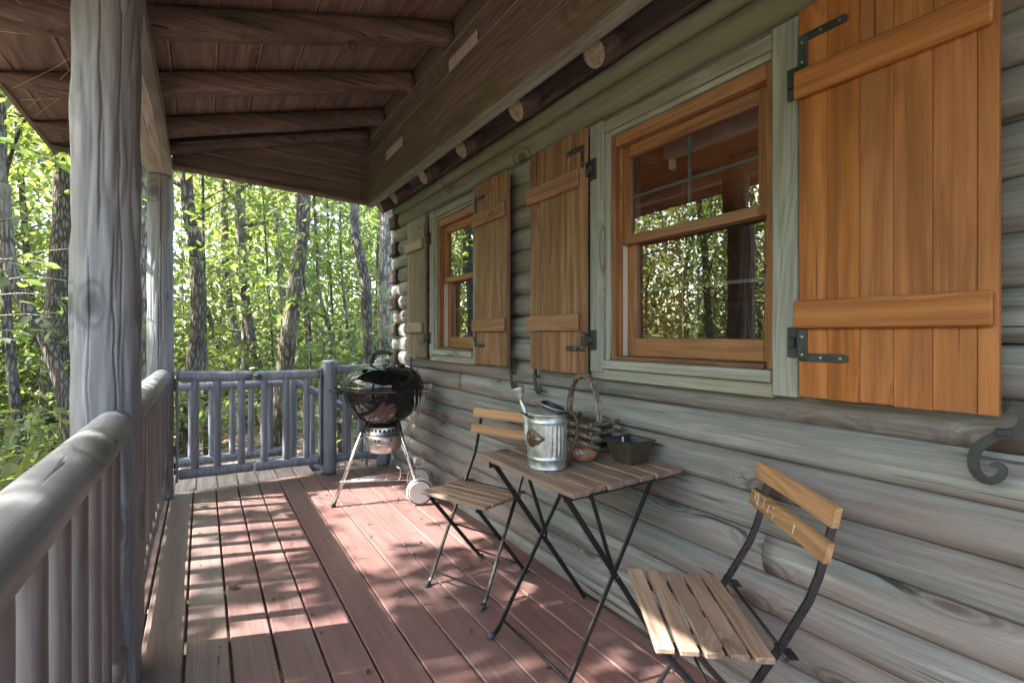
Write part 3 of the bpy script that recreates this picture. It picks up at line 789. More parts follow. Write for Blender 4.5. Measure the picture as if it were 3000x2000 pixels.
# boxed beam with horizontal boards
FX = 1.273
for z0, z1, th in ((2.385, 2.585, 0.0), (2.585, 2.79, -0.008), (2.79, 2.948, -0.008), (2.948, 3.2, -0.008)):
    for a, b in ((-2.2, 1.88), (1.882, 4.481)) if z0 in (2.585,) else ((-2.2, 4.481),):
        m = MB(); m.box(FX - th, FX + 0.045, a, b, z0 + .0035, z1 - .0035, 0.013 if th else 0.006); m.build('fascia_board', 'fascia', roof)
    if th: m = MB(); m.box(FX - .001, FX + .004, -2.2, 4.44, z0 + .0005, z0 + .0075, 0.001); m.build('board_edge', 'edge', roof)  # added strip, its pale colour standing in for an edge highlight
m = MB(); m.box(FX + 0.001, FX + 0.062, -2.2, 4.482, 2.365, 2.3845, 0.002); m.build('fascia_cap', 'trimy', roof)
for y0, y1, z0 in ((2.335, 2.716, 2.793), (3.52, 3.92, 2.615)):
    v = MB(); v.box(FX + 0.004, FX + 0.0095, y0, y1, z0, z0 + 0.083, 0.001); vo_ = v.build('vent', 'soffit', roof)
    for k in range(4):
        w_ = (y1 - y0 - 0.012) / 4
        m = MB(); m.box(FX + 0.0005, FX + 0.006, y0 + .006 + k * w_ + .0045, y0 + .006 + (k + 1) * w_ - .0045, z0 + .005, z0 + .078, 0.001)
        q = m.build('vent_slot', 'vent', roof)
# dark boarded strip between beam and logs, joist ends
m = MB(); m.box(1.500, 1.535, -2.2, 4.42, 2.378, 2.70, 0.003); m.build('frieze_board', 'soffit', roof)
m = MB(); m.box(1.478, 1.4995, -2.2, 4.43, 2.375, 2.395, 0.003); m.build('moulding', 'soffit', roof); m = MB(); m.box(1.488, 1.4995, -2.2, 4.43, 2.396, 2.412, 0.002); m.build('moulding', 'soffit', roof)
for k, y in enumerate((0.93, 1.513, 2.108, 2.745, 3.375, 4.02, 4.40, 0.3)):
    rr = 0.062; ax3 = Vector((0.86, 0, 0.51)); c_ = Vector((1.375, y, 2.362)); u3 = Vector((0, 1, 0)); v3 = ax3.cross(u3)
    def ring3(q, d): return [tuple(c_ + ax3 * d + (u3 * math.cos(t) + v3 * math.sin(t)) * q * rr * (1 + .06 * nz(math.cos(t) + k, math.sin(t)))) for t in np.linspace(0, 2 * math.pi, 18, endpoint=False)]
    r0_, r1_, r2_ = ring3(.93, 0), ring3(1, .006), ring3(1, .19)
    m = MB(); m.add(r0_ + r1_ + r2_, [(a_ * 18 + b_, a_ * 18 + (b_ + 1) % 18, a_ * 18 + 18 + (b_ + 1) % 18, a_ * 18 + 18 + b_) for a_ in (0, 1) for b_ in range(18)], True); m.build('joist_end', 'soffit', roof)
    m = MB(); m.add(ring3(.925, -.001), [tuple(range(18))]); m.build('joist_cut', 'logend', roof)
# gable panel closing the end of the porch roof
YG = 4.45
def gz(x): return 2.405 + (1.273 - x) * 0.045
gseams = [0.0, 0.135, 0.27, 0.405, 0.54, 0.7]
for a, b in zip(gseams, gseams[1:]):
    xl, xr = -0.19, 1.215
    poly = []
    def top(x): return rz(x) + 0.14
    # clip a strip between offsets a and b by the roof line
    N_ = 30; up = []; lo = []
    for i in range(N_ + 1):
        x = xl + (xr - xl) * i / N_
        l_ = gz(x) + a + .003; u_ = min(gz(x) + b - .003, top(x))
        if u_ - l_ > 0.004: lo.append((x, l_)); up.append((x, u_))
    if len(lo) < 3: continue
    m = MB(); poly = lo + up[::-1]
    m.prism(poly, YG - (0.006 if a == 0 else 0), YG + 0.03, 'xz'); m.build('gable_board', 'gable', roof)
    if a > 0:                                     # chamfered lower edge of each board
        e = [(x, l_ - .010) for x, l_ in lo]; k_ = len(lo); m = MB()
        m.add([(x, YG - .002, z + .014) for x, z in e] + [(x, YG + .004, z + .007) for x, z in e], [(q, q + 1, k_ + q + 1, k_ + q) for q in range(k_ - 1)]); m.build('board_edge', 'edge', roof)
m = MB(); m.box(1.217, 1.311, YG - 0.008, YG + 0.03, 2.40, 3.02, 0.002); m.build('gable_stile', 'gable', roof)
m = MB(); m.bar((-0.19, YG + 0.005, gz(-0.19) - 0.014), (1.269, YG + 0.005, gz(1.269) - 0.014), 0.06, 0.024, b=.002); m.build('gable_trim', 'fascia', roof)
# ring hook in the first visible rafter
hk = unproj(1032, 136, 1.0) - Vector((0, 0, CAMH)); t_ = 2.67 / hk.y
hx = hk.x * t_; hz_ = CAMH + hk.z * t_
m = MB(); m.tube([(hx - .012, 2.665, hz_ + .07), (hx - .006, 2.66, hz_ + .035), (hx, 2.66, hz_ + 0.024)], 0.0025, 6)
m.tube([(hx + 0.019 * math.cos(a), 2.66, hz_ + 0.024 * math.sin(a)) for a in np.linspace(0, 2 * math.pi, 16, endpoint=False)], 0.003, 6, closed=True)
tag(m.build('hook', 'iron'), 'small iron ring hook hanging from a porch rafter', 'hook')

cw = thing('cobweb', 'dusty cobweb strands between the eave and the rafters at top left', 'cobweb', (-0.6, 2.6, 2.4))
random.seed(4)
for k in range(9):
    p0 = Vector((-0.80, random.uniform(1.7, 3.9), 2.42)); p1 = Vector((random.uniform(-.42, -.3), random.uniform(1.9, 3.6), random.uniform(2.46, 2.6)))
    m = MB(); m.tube([tuple(p0), tuple(p0.lerp(p1, .5) - Vector((0, 0, .015))), tuple(p1)], 0.0007, 4); m.build('strand', 'white', cw)

# ------------------------------------------------------------------ posts, beam
def post(cx, cy, r, z0, z1, label, seed, cracks):
    m = MB(); A, Nz = 220, 120
    vs = []
    for i in range(Nz + 1):
        z = z0 + (z1 - z0) * i / Nz
        ox = 0.006 * nz(z * 0.9, seed); oy = 0.006 * nz(z * 0.9, seed + 9)
        for j in range(A):
            a = 2 * math.pi * j / A; ca, sa_ = math.cos(a), math.sin(a)
            q = r * (1 + 0.06 * nz(ca * 1.6, sa_ * 1.6 + seed, z * 1.8) + 0.03 * nz(ca * 2.6 + seed, sa_ * 2.6, z * 5.0) + 0.006 * nz(ca * 7, sa_ * 7, z * 9 + seed)) * (1.02 - 0.02 * z)
            # scalloped draw-knife facets
            q += r * 0.15 * abs(nz(ca * 2.4, sa_ * 2.4 + 5, z * 3.4 + seed)) + r * 0.03 * abs(nz(ca * 4.6 + 9, sa_ * 4.6, z * 6.5 + seed)) - r * 0.05
            for (a0, zl, zh, wd) in cracks:
                if zl < z < zh:
                    ac = math.radians(a0) + 0.22 * nz(z * 1.7, a0) + 0.07 * nz(z * 7, a0) + 0.02 * nz(z * 30, a0)
                    d = abs((a - ac + math.pi) % (2 * math.pi) - math.pi)
                    if d < wd: q -= 0.016 * (1 - d / wd) * min(1, (z - zl) * 8, (zh - z) * 8)
            vs.append((cx + ox + q * ca, cy + oy + q * sa_, z))
    fs = [(i * A + j, i * A + (j + 1) % A, (i + 1) * A + (j + 1) % A, (i + 1) * A + j) for i in range(Nz) for j in range(A)]
    m.add(vs, fs, True)
    m.f.append(tuple(range(A))[::-1]); m.sm.append(False); m.f.append(tuple(Nz * A + j for j in range(A))); m.sm.append(False)
    return tag(m.build('porch_post', 'paint'), label, 'post')
# angles are measured round the post; the camera sees roughly 250..310 degrees
post(-0.27, 2.12, 0.0935, -0.0, 2.60, 'tall peeled-log porch post nearest the camera with knots and long cracks', 3.0,
     [(287, 0.0, 1.55, 0.035), (298, 1.0, 2.5, 0.03), (266, 1.5, 2.6, 0.03), (322, 0.0, 0.9, 0.045), (248, 0.7, 1.5, 0.03)])
post(-0.257, 4.36, 0.080, -0.0, 2.352, 'far log porch post beside the double gate', 8.0,
     [(278, 1.1, 2.35, 0.06), (268, 0.6, 1.5, 0.045), (305, 0.0, 0.8, 0.07)])
m = MB()
bp = [(-0.268 + 0.004 * nz(y * 1.1), y, 2.43 + .003 * nz(y, 3)) for y in np.linspace(-2.2, 4.52, 70)]
def beampf(t, i):
    w = 0.082 + 0.006 * nz(t * 9, 2); h = 0.08
    cu = 0.035 + 0.015 * nz(t * 12, 7)
    return [(-w + cu, -h), (w - cu, -h), (w, -h + cu + .02), (w, h - .01), (w - .02, h), (-w + .02, h), (-w, h - .02), (-w, -h + cu)]
m.sweep(bp, beampf, smooth=False)
tag(m.build('porch_beam', 'beam'), 'pale hewn beam carried by the porch posts under the rafters', 'beam')

# ------------------------------------------------------------------ railings
def rough_pole(p0, p1, r, seed, n=24, K=16, wob=0.004, flat_top=0.0):
    p0 = Vector(p0); p1 = Vector(p1); m = MB()
    path = [p0.lerp(p1, i / n) + Vector((wob * nz(i * .35, seed), wob * nz(i * .35, seed + 5), wob * nz(i * .35, seed + 11))) for i in range(n + 1)]
    def pf(t, i):
        e = 1.0
        if i == 0 or i == n: e = 0.82
        return [(e * r * (1 + .04 * nz(t * 6, j * .6, seed)) * math.cos(2 * math.pi * j / K), e * r * (1 + .04 * nz(t * 6, j * .6, seed)) * math.sin(2 * math.pi * j / K)) for j in range(K)]
    path[0:1] = [path[0], path[0] + (p1 - p0).normalized() * r * 0.25]
    path[-1:] = [path[-1] - (p1 - p0).normalized() * r * 0.25, path[-1]]
    n += 2
    m.sweep(path, pf, smooth=True)
    return m
def railing(y0, y1, label, first, seed):
    r = thing('porch_railing', label, 'railing', (-0.245, (y0 + y1) / 2, 0.0), 'log railings along the porch edge')
    rough_pole((-0.245, y0, 0.889), (-0.245, y1, 0.889), 0.055, seed, 40, 22, 0.005).build('handrail', 'painty', r)
    rough_pole((-0.245, y0, 0.13), (-0.245, y1, 0.13), 0.04, seed + 3, 30, 14).build('bottom_rail', 'baluster', r)
    y = first; k = 0; base = None
    while y < y1 - 0.04:
        if y > y0:
            if k < 4 or base is None:
                base = rough_pole((-0.245, y, 0.115), (-0.245, y, 0.87), 0.027, seed + k * 1.3, 12, 14, 0.003).build('baluster', 'baluster', r)
                yb_ = y
            else: dup(base, (0, y - yb_, 0))
            k += 1
        y += 0.172
    return r
railing(-2.0, 2.06, 'near log railing running from beside the camera to the first post', -1.99, 2.0)
railing(2.20, 4.29, 'far log railing between the two porch posts', 2.30, 6.0)

# double gate
def gate(x0, x1, bal, hinge_right, label, seed, zsag):
    y = 4.38
    g_ = thing('gate_leaf', label, 'gate', ((x0 + x1) / 2, y, 0.06), 'the pair of log gate leaves')
    zt0, zt1 = zsag[0], zsag[1]; zb0, zb1 = zsag[2], zsag[3]
    rough_pole((x0, y, zt0), (x1, y, zt1), 0.040, seed, 14, 16, 0.002).build('top_rail', 'paintdk', g_)
    rough_pole((x0, y, zb0), (x1, y, zb1), 0.040, seed + 2, 14, 16, 0.002).build('bottom_rail', 'paintdk', g_)
    for k, x in enumerate(bal):
        t = (x - x0) / (x1 - x0)
        rough_pole((x, y, zb0 + (zb1 - zb0) * t + .02), (x, y, zt0 + (zt1 - zt0) * t - .02), 0.0265, seed + k * 2.1, 8, 14, 0.002).build('baluster', 'paintdk', g_)
    m = MB(); xe = (x1 + .003, x1 + .015) if hinge_right else (x0 - .017, x0 - .003)
    zz = (zb1, zt1) if hinge_right else (zb0, zt0)
    m.box(xe[0], xe[1], y - 0.032, y + 0.032, zz[0] - 0.055, zz[1] + 0.05, .002); m.build('stile', 'paintdk', g_)
    m = MB()
    for z in (zz[0] + .05, zz[1] - .06):
        xx = (xe[1] + .001, xe[1] + .012) if hinge_right else (xe[0] - .012, xe[0] - .001)
        m.box(xx[0], xx[1], y - .035, y - .02, z - .045, z + .045, .002)
    m.build('hinge', 'iron', g_)
    return g_
gL = gate(-0.146, 0.340, (-0.045, 0.10, 0.262), False, 'left gate leaf hung on the far porch post with the latch bolt', 1.0, (0.882, 0.862, 0.150, 0.140))
gR = gate(0.360, 0.842, (0.424, 0.585, 0.742), True, 'right gate leaf hung on the short round gate post', 5.0, (0.860, 0.857, 0.136, 0.128))
m = MB(); m.tube([(0.28, 4.33, 0.856), (0.40, 4.33, 0.856)], 0.006, 8); m.box(0.285, 0.335, 4.334, 4.341, 0.84, 0.872, .002); m.build('latch', 'iron', gL)
m = MB(); m.box(0.372, 0.40, 4.324, 4.342, 0.835, 0.878, .003); m.build('latch_keeper', 'iron', gR)
def stub(x, y, r, z0, z1, label, seed):
    m = rough_pole((x, y, z0), (x, y, z1), r, seed, 20, 22, 0.003)
    return tag(m.build('gate_post', 'paintdk'), label, 'post')
stub(0.927, 4.395, 0.064, 0.0, 0.972, 'short round slate-blue gate post left of the grill', 3.3)
stub(1.405, 4.40, 0.062, 0.0, 0.975, 'short round post against the log wall behind the grill', 9.3)
er = thing('end_railing', 'short log railing behind the kettle grill', 'railing', (1.17, 4.40, 0))
rough_pole((0.985, 4.40, 0.885), (1.35, 4.40, 0.885), 0.040, 4, 10, 16, 0.002).build('top_rail', 'paintdk', er)
rough_pole((0.985, 4.40, 0.115), (1.35, 4.40, 0.115), 0.038, 5, 10, 16, 0.002).build('bottom_rail', 'paintdk', er)
for k, x in enumerate((1.068, 1.20, 1.31)): rough_pole((x, 4.40, 0.12), (x, 4.40, 0.88), 0.0265, 6 + k, 8, 14).build('baluster', 'paintdk', er)
# steel clip on the gate post
# landing railing and stair rail
lr = thing('landing_railing', 'log railing on the far side of the landing, seen through the gate', 'railing', (0.25, 5.27, 0))
YL = 5.25
rough_pole((-0.42, YL, 0.725), (0.74, YL, 0.715), 0.036, 21, 16, 14).build('top_rail', 'paintdk', lr)
rough_pole((-0.42, YL, 0.05), (0.74, YL, 0.05), 0.036, 22, 16, 14).build('bottom_rail', 'paintdk', lr)
for k, x in enumerate((-0.24, -0.08, 0.075, 0.238, 0.395, 0.56)): rough_pole((x, YL, 0.05), (x, YL, 0.72), 0.026, 30 + k, 8, 12).build('baluster', 'paintdk', lr)
for x in (-0.44, 0.755): rough_pole((x, YL, -0.6), (x, YL, 0.80), 0.045, 40 + x, 10, 14).build('newel', 'paintdk', lr)
sr = thing('stair_railing', 'sloping log stair rail going down from the landing', 'railing', (1.3, 5.25, -0.6))
rough_pole((0.77, YL, 0.73), (1.75, YL, 0.13), 0.036, 51, 14, 14).build('top_rail', 'paintdk', sr)
rough_pole((0.77, YL, -0.06), (1.75, YL, -0.60), 0.036, 52, 14, 14).build('bottom_rail', 'paintdk', sr)
for k, x in enumerate((0.95, 1.13, 1.31, 1.49)):
    z = 0.73 - (x - .77) * .612; rough_pole((x, YL, z - 0.74), (x, YL, z), 0.026, 60 + k, 8, 12).build('baluster', 'paintdk', sr)
rough_pole((1.74, YL, -0.9), (1.74, YL, 0.25), 0.045, 70, 8, 14).build('newel', 'paintdk', sr)

dl = thing('fallen_leaf', 'curled dry leaf lying on the deck boards before the railing', 'leaf', (0.115, 2.62, 0))
m = MB(); m.add([(0.10, 2.61, .004), (0.118, 2.602, .012), (0.135, 2.612, .006), (0.15, 2.628, .014), (0.128, 2.635, .004), (0.11, 2.628, .013)], [(0, 1, 5), (1, 4, 5), (1, 2, 4), (2, 3, 4)], True); m.build('blade', 'rust', dl)
m = MB(); m.tube([(0.15, 2.628, .012), (0.165, 2.64, .004)], .001, 5); m.build('stalk', 'rust', dl)
random.seed(15); m = MB()
for k in range(130):
    x, y = random.uniform(-.1, 1.42), random.uniform(.9, 4.3); a = random.uniform(0, 6.28); L = random.choice((.004, .006, .008, .012, .03)); w = .0012 if L > .02 else L * .4
    d_ = Vector((math.cos(a) * L, math.sin(a) * L, 0)); n_ = Vector((-d_.y, d_.x, 0)).normalized() * w; c_ = Vector((x, y, .0035))
    m.add([tuple(c_ - d_ - n_), tuple(c_ + d_ - n_), tuple(c_ + d_ + n_), tuple(c_ - d_ + n_), tuple(c_ + Vector((0, 0, .002)))], [(0, 1, 4), (1, 2, 4), (2, 3, 4), (3, 0, 4)])
o = m.build('deck_litter', 'rust', kind='stuff', center=False); o['label'] = 'crumbs and twiglets scattered over the deck boards'

# ------------------------------------------------------------------ kettle grill
KX, KY = 1.12, 3.49
kt = thing('kettle_grill', 'black kettle charcoal grill on three aluminium legs with a white wheel', 'grill', (KX, KY, 0))
R = 0.284; ZR = 0.805
def K3(x, y, z): return (KX + x, KY + y, z)
bowl = MB()
prof = [(0.002, 0.53)] + [(R * math.sin(a), ZR - 0.276 * math.cos(a)) for a in np.linspace(0.12, math.pi / 2, 22)] + [(R + 0.008, ZR + 0.001), (R + 0.009, ZR + 0.006), (R - 0.004, ZR + 0.008)]
bowl.lathe(prof, 64, (KX, KY, 0)); bowl.build('bowl', 'enamel', kt)
lid = MB()
prof = [(R + 0.004, ZR + 0.009), (R + 0.007, ZR + 0.012), (R + 0.006, ZR + 0.020)] + [(R * math.cos(a) ** 0.75, ZR + 0.022 + 0.150 * math.sin(a) ** 1.05) for a in np.linspace(0.02, math.pi / 2 - 0.01, 26)] + [(0.001, ZR + 0.172)]
lid.lathe(prof, 64, (KX, KY, 0)); lido = lid.build('lid', 'enamel', kt)
# lid handle: black grip held by a steel shield
hdir = Vector((0.842, -0.54, 0)); hb = Vector((KX, KY, 0)) + Vector((-0.02, -0.03, 0))
m = MB(); m.tube([tuple(hb + hdir * s_ + Vector((0, 0, z))) for s_, z in ((-0.072, .965), (-0.075, 1.01), (-0.07, 1.045), (-0.05, 1.062), (0.0, 1.066), (0.05, 1.062), (0.066, 1.045))], 0.0145, 12)
m.build('lid_handle', 'plastic', kt)
m = MB()
for s_ in (0.062,):
    m.flat([tuple(hb + hdir * s_ + Vector((0, 0, z))) for z in (.95, 1.0, 1.045, 1.058)], 0.02, 0.002, up=(0.842, -0.54, 0))
m.flat([tuple(hb + hdir * s_ + Vector((0.02, 0.035, z))) for s_, z in ((0.05, 0.96), (0.075, 0.985), (0.08, 1.03), (0.078, 1.10))], 0.035, 0.002, up=(0.842, -0.54, 0))
m.build('handle_shield', 'steel', kt)
m = MB(); m.lathe([(0.0, 0.0), (0.062, 0.0), (0.06, 0.012), (0.04, 0.018), (0, 0.02)], 28, (hb.x - .01, hb.y + .0, 0.972)); m.build('lid_vent', 'ash', kt)
m = MB(); m.lathe([(0.0, 0.0), (0.026, 0.0), (0.024, 0.008), (0, 0.01)], 20, (KX - .165, KY - .10, 0.945)); m.build('vent_knob', 'plastic', kt)
m = MB(); m.lathe([(0.0, 0.0), (0.03, 0.0), (0.026, 0.012), (0, 0.014)], 20, (KX + .10, KY - .09, 0.963)); m.build('thermometer', 'plastic', kt)
# side handle (left) and hooks (right)
sd = Vector((-0.842, 0.54, 0)); sp_ = Vector((-0.54, -0.842, 0))
m = MB(); c0 = Vector((KX, KY, 0)) + sd * (R + 0.004)
m.tube([tuple(c0 + sd * a + sp_ * b + Vector((0, 0, ZR - 0.02 + c))) for a, b, c in ((-0.01, -0.05, -.01), (0.04, -0.052, 0.0), (0.085, -0.045, .006), (0.095, 0.0, .008), (0.085, 0.045, .006), (0.04, 0.052, 0), (-0.01, 0.05, -.01))], 0.0105, 10)
m.build('side_handle', 'plastic', kt)
m = MB(); c0 = Vector((KX, KY, 0)) - sd * (R + 0.004)
m.tube([tuple(c0 - sd * a + sp_ * b + Vector((0, 0, ZR - 0.02 + c))) for a, b, c in ((-0.01, -0.06, 0), (0.05, -0.055, 0.004), (0.07, 0.0, .006), (0.05, 0.055, .004), (-0.01, 0.06, 0))], 0.004, 8)
for b in (-.035, 0, .035): m.tube([tuple(c0 - sd * a + sp_ * b + Vector((0, 0, ZR + c))) for a, c in ((0.05, -.01), (0.06, .02), (.045, .03))], 0.003, 6)
m.build('tool_hook', 'steel', kt)
m = MB()
for q in range(7):
    a_ = math.radians(-62 + q * 9); r0 = R + 0.012
    m.tube([(KX + (r0 - .05 * (1 - z)) * math.cos(a_) * k_, KY + r0 * math.sin(a_) * k_, zz) for z, k_, zz in ((1, 1.0, ZR), (.8, 1.02, ZR - .1), (.4, .9, ZR - .22), (.2, .72, ZR - .29))], 0.0026, 6)
m.build('lid_holder', 'steel', kt)
# ash catcher with holes
m = MB(); m.lathe([(0.118, 0.53), (0.118, 0.486), (0.124, 0.484), (0.126, 0.478)], 48, (KX, KY, 0)); m.build('vent_ring', 'ash', kt)
ho = None
for q in range(24):
    a = 2 * math.pi * q / 24
    if ho is None:
        m = MB(); m.lathe([(0.0, 0.0), (0.009, 0.0)], 12); 
        vs = m.v; m2 = MB(); c = Vector((KX + 0.1186, KY, 0.508))
        m2.add([(c.x, c.y + 0.0095 * math.cos(t), c.z + 0.0105 * math.sin(t)) for t in np.linspace(0, 2 * math.pi, 12, endpoint=False)], [tuple(range(12))])
        ho = m2.build('vent_hole', 'dark', kt)
    else:
        o = ho.copy(); COL.objects.link(o); o.location = (0.1186 * math.cos(a), 0.1186 * math.sin(a), 0.508); o.rotation_euler = (0, 0, a)
m = MB(); m.lathe([(0.121, 0.470), (0.127, 0.466), (0.128, 0.44), (0.127, 0.40), (0.118, 0.362), (0.098, 0.343), (0.06, 0.336), (0.001, 0.334)], 48, (KX, KY, 0)); m.build('ash_catcher', 'ash', kt)
m = MB(); m.lathe([(0.1195, 0.478), (0.1195, 0.468)], 48, (KX, KY, 0)); m.build('seam', 'dark', kt)
dirc = Vector((-0.30, -0.954, 0)); ca = Vector((KX, KY, 0)) + dirc * 0.128
tn = Vector((0.954, -0.30, 0))
m = MB(); m.tube([tuple(ca + tn * s_ + dirc * b + Vector((0, 0, z))) for s_, b, z in ((-0.045, 0.0, .418), (-.04, .02, .42), (0.0, .03, .414), (.04, .018, .424), (.045, 0, .43))], 0.004, 8); m.build('ash_handle', 'steel', kt)
m = MB()
for s_, z, w_ in ((-.06, .442, .012), (-.035, .440, .014), (0.0, .452, .05), (.055, .444, .012)):
    p_ = Vector((KX, KY, 0)); an = math.atan2(dirc.y, dirc.x) + s_ / .128
    e = Vector((math.cos(an), math.sin(an), 0)); tt = Vector((-e.y, e.x, 0)); c = p_ + e * 0.1288
    hh = 0.002 if w_ > .04 else 0.008
    m.add([tuple(c - tt * w_ / 2 + Vector((0, 0, z - hh))), tuple(c + tt * w_ / 2 + Vector((0, 0, z - hh))), tuple(c + tt * w_ / 2 + Vector((0, 0, z + hh))), tuple(c - tt * w_ / 2 + Vector((0, 0, z + hh)))], [(0, 1, 2, 3)])
m.build('vent_marks', 'dark', kt)
# legs
feet = []
for k, an in enumerate((181, -59, 61)):
    a = math.radians(an); d = Vector((math.cos(a), math.sin(a), 0)); c = Vector((KX, KY, 0))
    top_ = c + d * 0.125 + Vector((0, 0, 0.575)); bot = c + d * 0.355 + Vector((0, 0, 0.012))
    if k: bot = Vector((1.275, 3.215, 0.115)) if k == 1 else Vector((1.39, 3.49, 0.115))
    feet.append(bot)
    m = MB(); m.tube([tuple(top_.lerp(bot, t)) for t in (0.08, 0.5, 1)], 0.0125, 14); m.build('leg', 'alu', kt)
    m = MB(); m.tube([tuple(top_.lerp(bot, t)) for t in (-0.02, 0.06, 0.14)], 0.0155, 14); m.build('leg_socket', 'plastic', kt)
    if not k:
        m = MB(); m.tube([tuple(bot + Vector((0, 0, .02))), tuple(bot - Vector((0, 0, .012)))], 0.016, 14); m.build('foot', 'plastic', kt)
ax_ = Vector((0.352, 0.936, 0)); pe_ = Vector((0.936, -0.352, 0))
for wc in (Vector((1.285, 3.20, 0)), Vector((1.398, 3.50, 0))):
    yy = 0.0
    wh = MB(); wz = 0.094
    def ringp(r, y): return [tuple(wc + pe_ * r * math.cos(t) + ax_ * y + Vector((0, 0, wz + r * math.sin(t)))) for t in np.linspace(0, 2 * math.pi, 40, endpoint=False)]
    rows = [ringp(0.0765, yy - .021), ringp(0.0785, yy - .023), ringp(0.082, yy - .020)]
    def rows_build(rows, name, mat, cap0=True, cap1=True):
        m = MB(); vs = [p for r_ in rows for p in r_]; n = 40
        fs = [(i * n + j, (i + 1) * n + j, (i + 1) * n + (j + 1) % n, i * n + (j + 1) % n) for i in range(len(rows) - 1) for j in range(n)]
        m.add(vs, fs, True)
        if cap0: m.f.append(tuple(range(n))); m.sm.append(False)
        if cap1: m.f.append(tuple((len(rows) - 1) * n + j for j in range(n))[::-1]); m.sm.append(False)
        return m.build(name, mat, kt)
    rows_build([ringp(0.072, yy - .0235), ringp(0.0765, yy - .022), ringp(0.0765, yy - .015)], 'hub_cap', 'wheel')
    rows_build([ringp(0.077, yy - .019), ringp(0.084, yy - .019), ringp(0.084, yy - .012)], 'wheel_rim', 'tyre')
    rows_build([ringp(0.085, yy - .0115), ringp(0.092, yy - .008), ringp(0.0935, yy + .0), ringp(0.092, yy + .02), ringp(0.08, yy + .022)], 'wheel', 'wheel')
m = MB(); m.tube([(1.285, 3.20, .094), (1.398, 3.50, .094)], 0.006, 8); m.build('axle', 'alu', kt)
m = MB()
c3 = [Vector((f.x, f.y, 0.17)) for f in feet]; cc = Vector((KX, KY, 0.165))
def inner(p, k): return cc + (p - cc) * k + Vector((0, 0, 0))
A_, B_, C_ = [inner(p, 0.88) for p in c3]
for P_, Q_ in ((A_, B_), (B_, C_), (C_, A_)): m.tube([tuple(P_), tuple(P_.lerp(Q_, .5)), tuple(Q_)], 0.003, 6)
for t in (0.25, 0.45, 0.62, 0.8):
    m.tube([tuple(A_.lerp(B_, t)), tuple(A_.lerp(C_, t))], 0.0022, 6)
for t in (0.3, 0.65):
    m.tube([tuple(B_.lerp(C_, t)), tuple(A_ + (B_.lerp(C_, t) - A_) * .15)], 0.0022, 6)
for P_, nrm in ((B_, Vector((.06, .02, 0))), (B_.lerp(A_, .2), Vector((.0, -.03, 0))), (C_, Vector((.06, -.02, 0)))):
    m.tube([tuple(P_), tuple(P_ + nrm + Vector((0, 0, .03))), tuple(P_ + nrm + Vector((0, 0, .085))), tuple(P_ + Vector((-.02, 0, .10)))], 0.0024, 6)
m.build('wire_shelf', 'steel', kt)

# ------------------------------------------------------------------ bistro table
TX0, TX1, TY0, TY1, TZ = 0.944, 1.470, 1.140, 1.730, 0.71
tb = thing('bistro_table', 'folding bistro table with weathered wooden slats and black legs', 'table', (1.2, 1.44, 0))
p_ = (TX1 - TX0) / 7
for k in range(7):
    m = MB(); x0 = TX0 + k * p_ + 0.004; dx = random.uniform(-.006, .006)
    m.box(x0, TX0 + (k + 1) * p_ - 0.004, TY0 + dx, TY1 + dx, TZ - 0.019, TZ, 0.003); m.build('slat', 'tslat', tb)
ST = TZ - 0.0195
for y in (TY0 + .06, TY1 - .06):
    m = MB(); m.prism([(y - .012, ST - .0005), (y + .012, ST - .0005), (y + .012, ST - .004), (y - .009, ST - .004), (y - .009, ST - .026), (y - .012, ST - .026)], TX0 + .012, TX1 - .015, 'yz'); m.build('slat_support', 'black', tb)
for y, s_ in ((TY1 - .075, 1), (TY0 + .075, -1)):
    m = MB(); m.bar((TX0 + .03, y, ST - .008), (TX1 - .02, y, 0.012), 0.007, 0.02, b=.001); m.build('leg', 'black', tb)
    m = MB(); y2 = y - s_ * 0.012
    m.bar((TX1 - .06, y2, ST - .02), (TX0 + .045, y2, 0.03), 0.007, 0.018, b=.001)
    m.flat([(TX0 + .045, y2, 0.032), (TX0 + .034, y2, 0.018), (TX0 + .012, y2, 0.012)], 0.018, 0.007, up=(0, 1, 0)); m.build('leg', 'black', tb)
    m = MB(); m.tube([(TX0 + .022, y2, 0.011), (TX0 - .006, y2, 0.011)], 0.0125, 10); m.build('foot_cap', 'rubber', tb)
    m = MB(); m.bar((TX0 + .16, y - s_ * .024, ST - .02), ((TX0 + TX1) / 2 + .01, y - s_ * .024, 0.355), 0.005, 0.014); m.build('brace', 'black', tb)
    m = MB(); m.tube([((TX0 + TX1) / 2 + .004, y + .012 * s_, 0.352), ((TX0 + TX1) / 2 + .004, y - s_ * .032, 0.352)], 0.006, 10); m.build('pivot', 'black', tb)
m = MB(); m.tube([(TX0 + .065, TY0 + .08, 0.058), (TX0 + .065, TY1 - .08, 0.058)], 0.0055, 10); m.build('stretcher', 'black', tb)
m = MB(); m.tube([(TX1 - .045, TY0 + .07, 0.05), (TX1 - .045, TY1 - .07, 0.05)], 0.0055, 10); m.build('stretcher', 'black', tb)

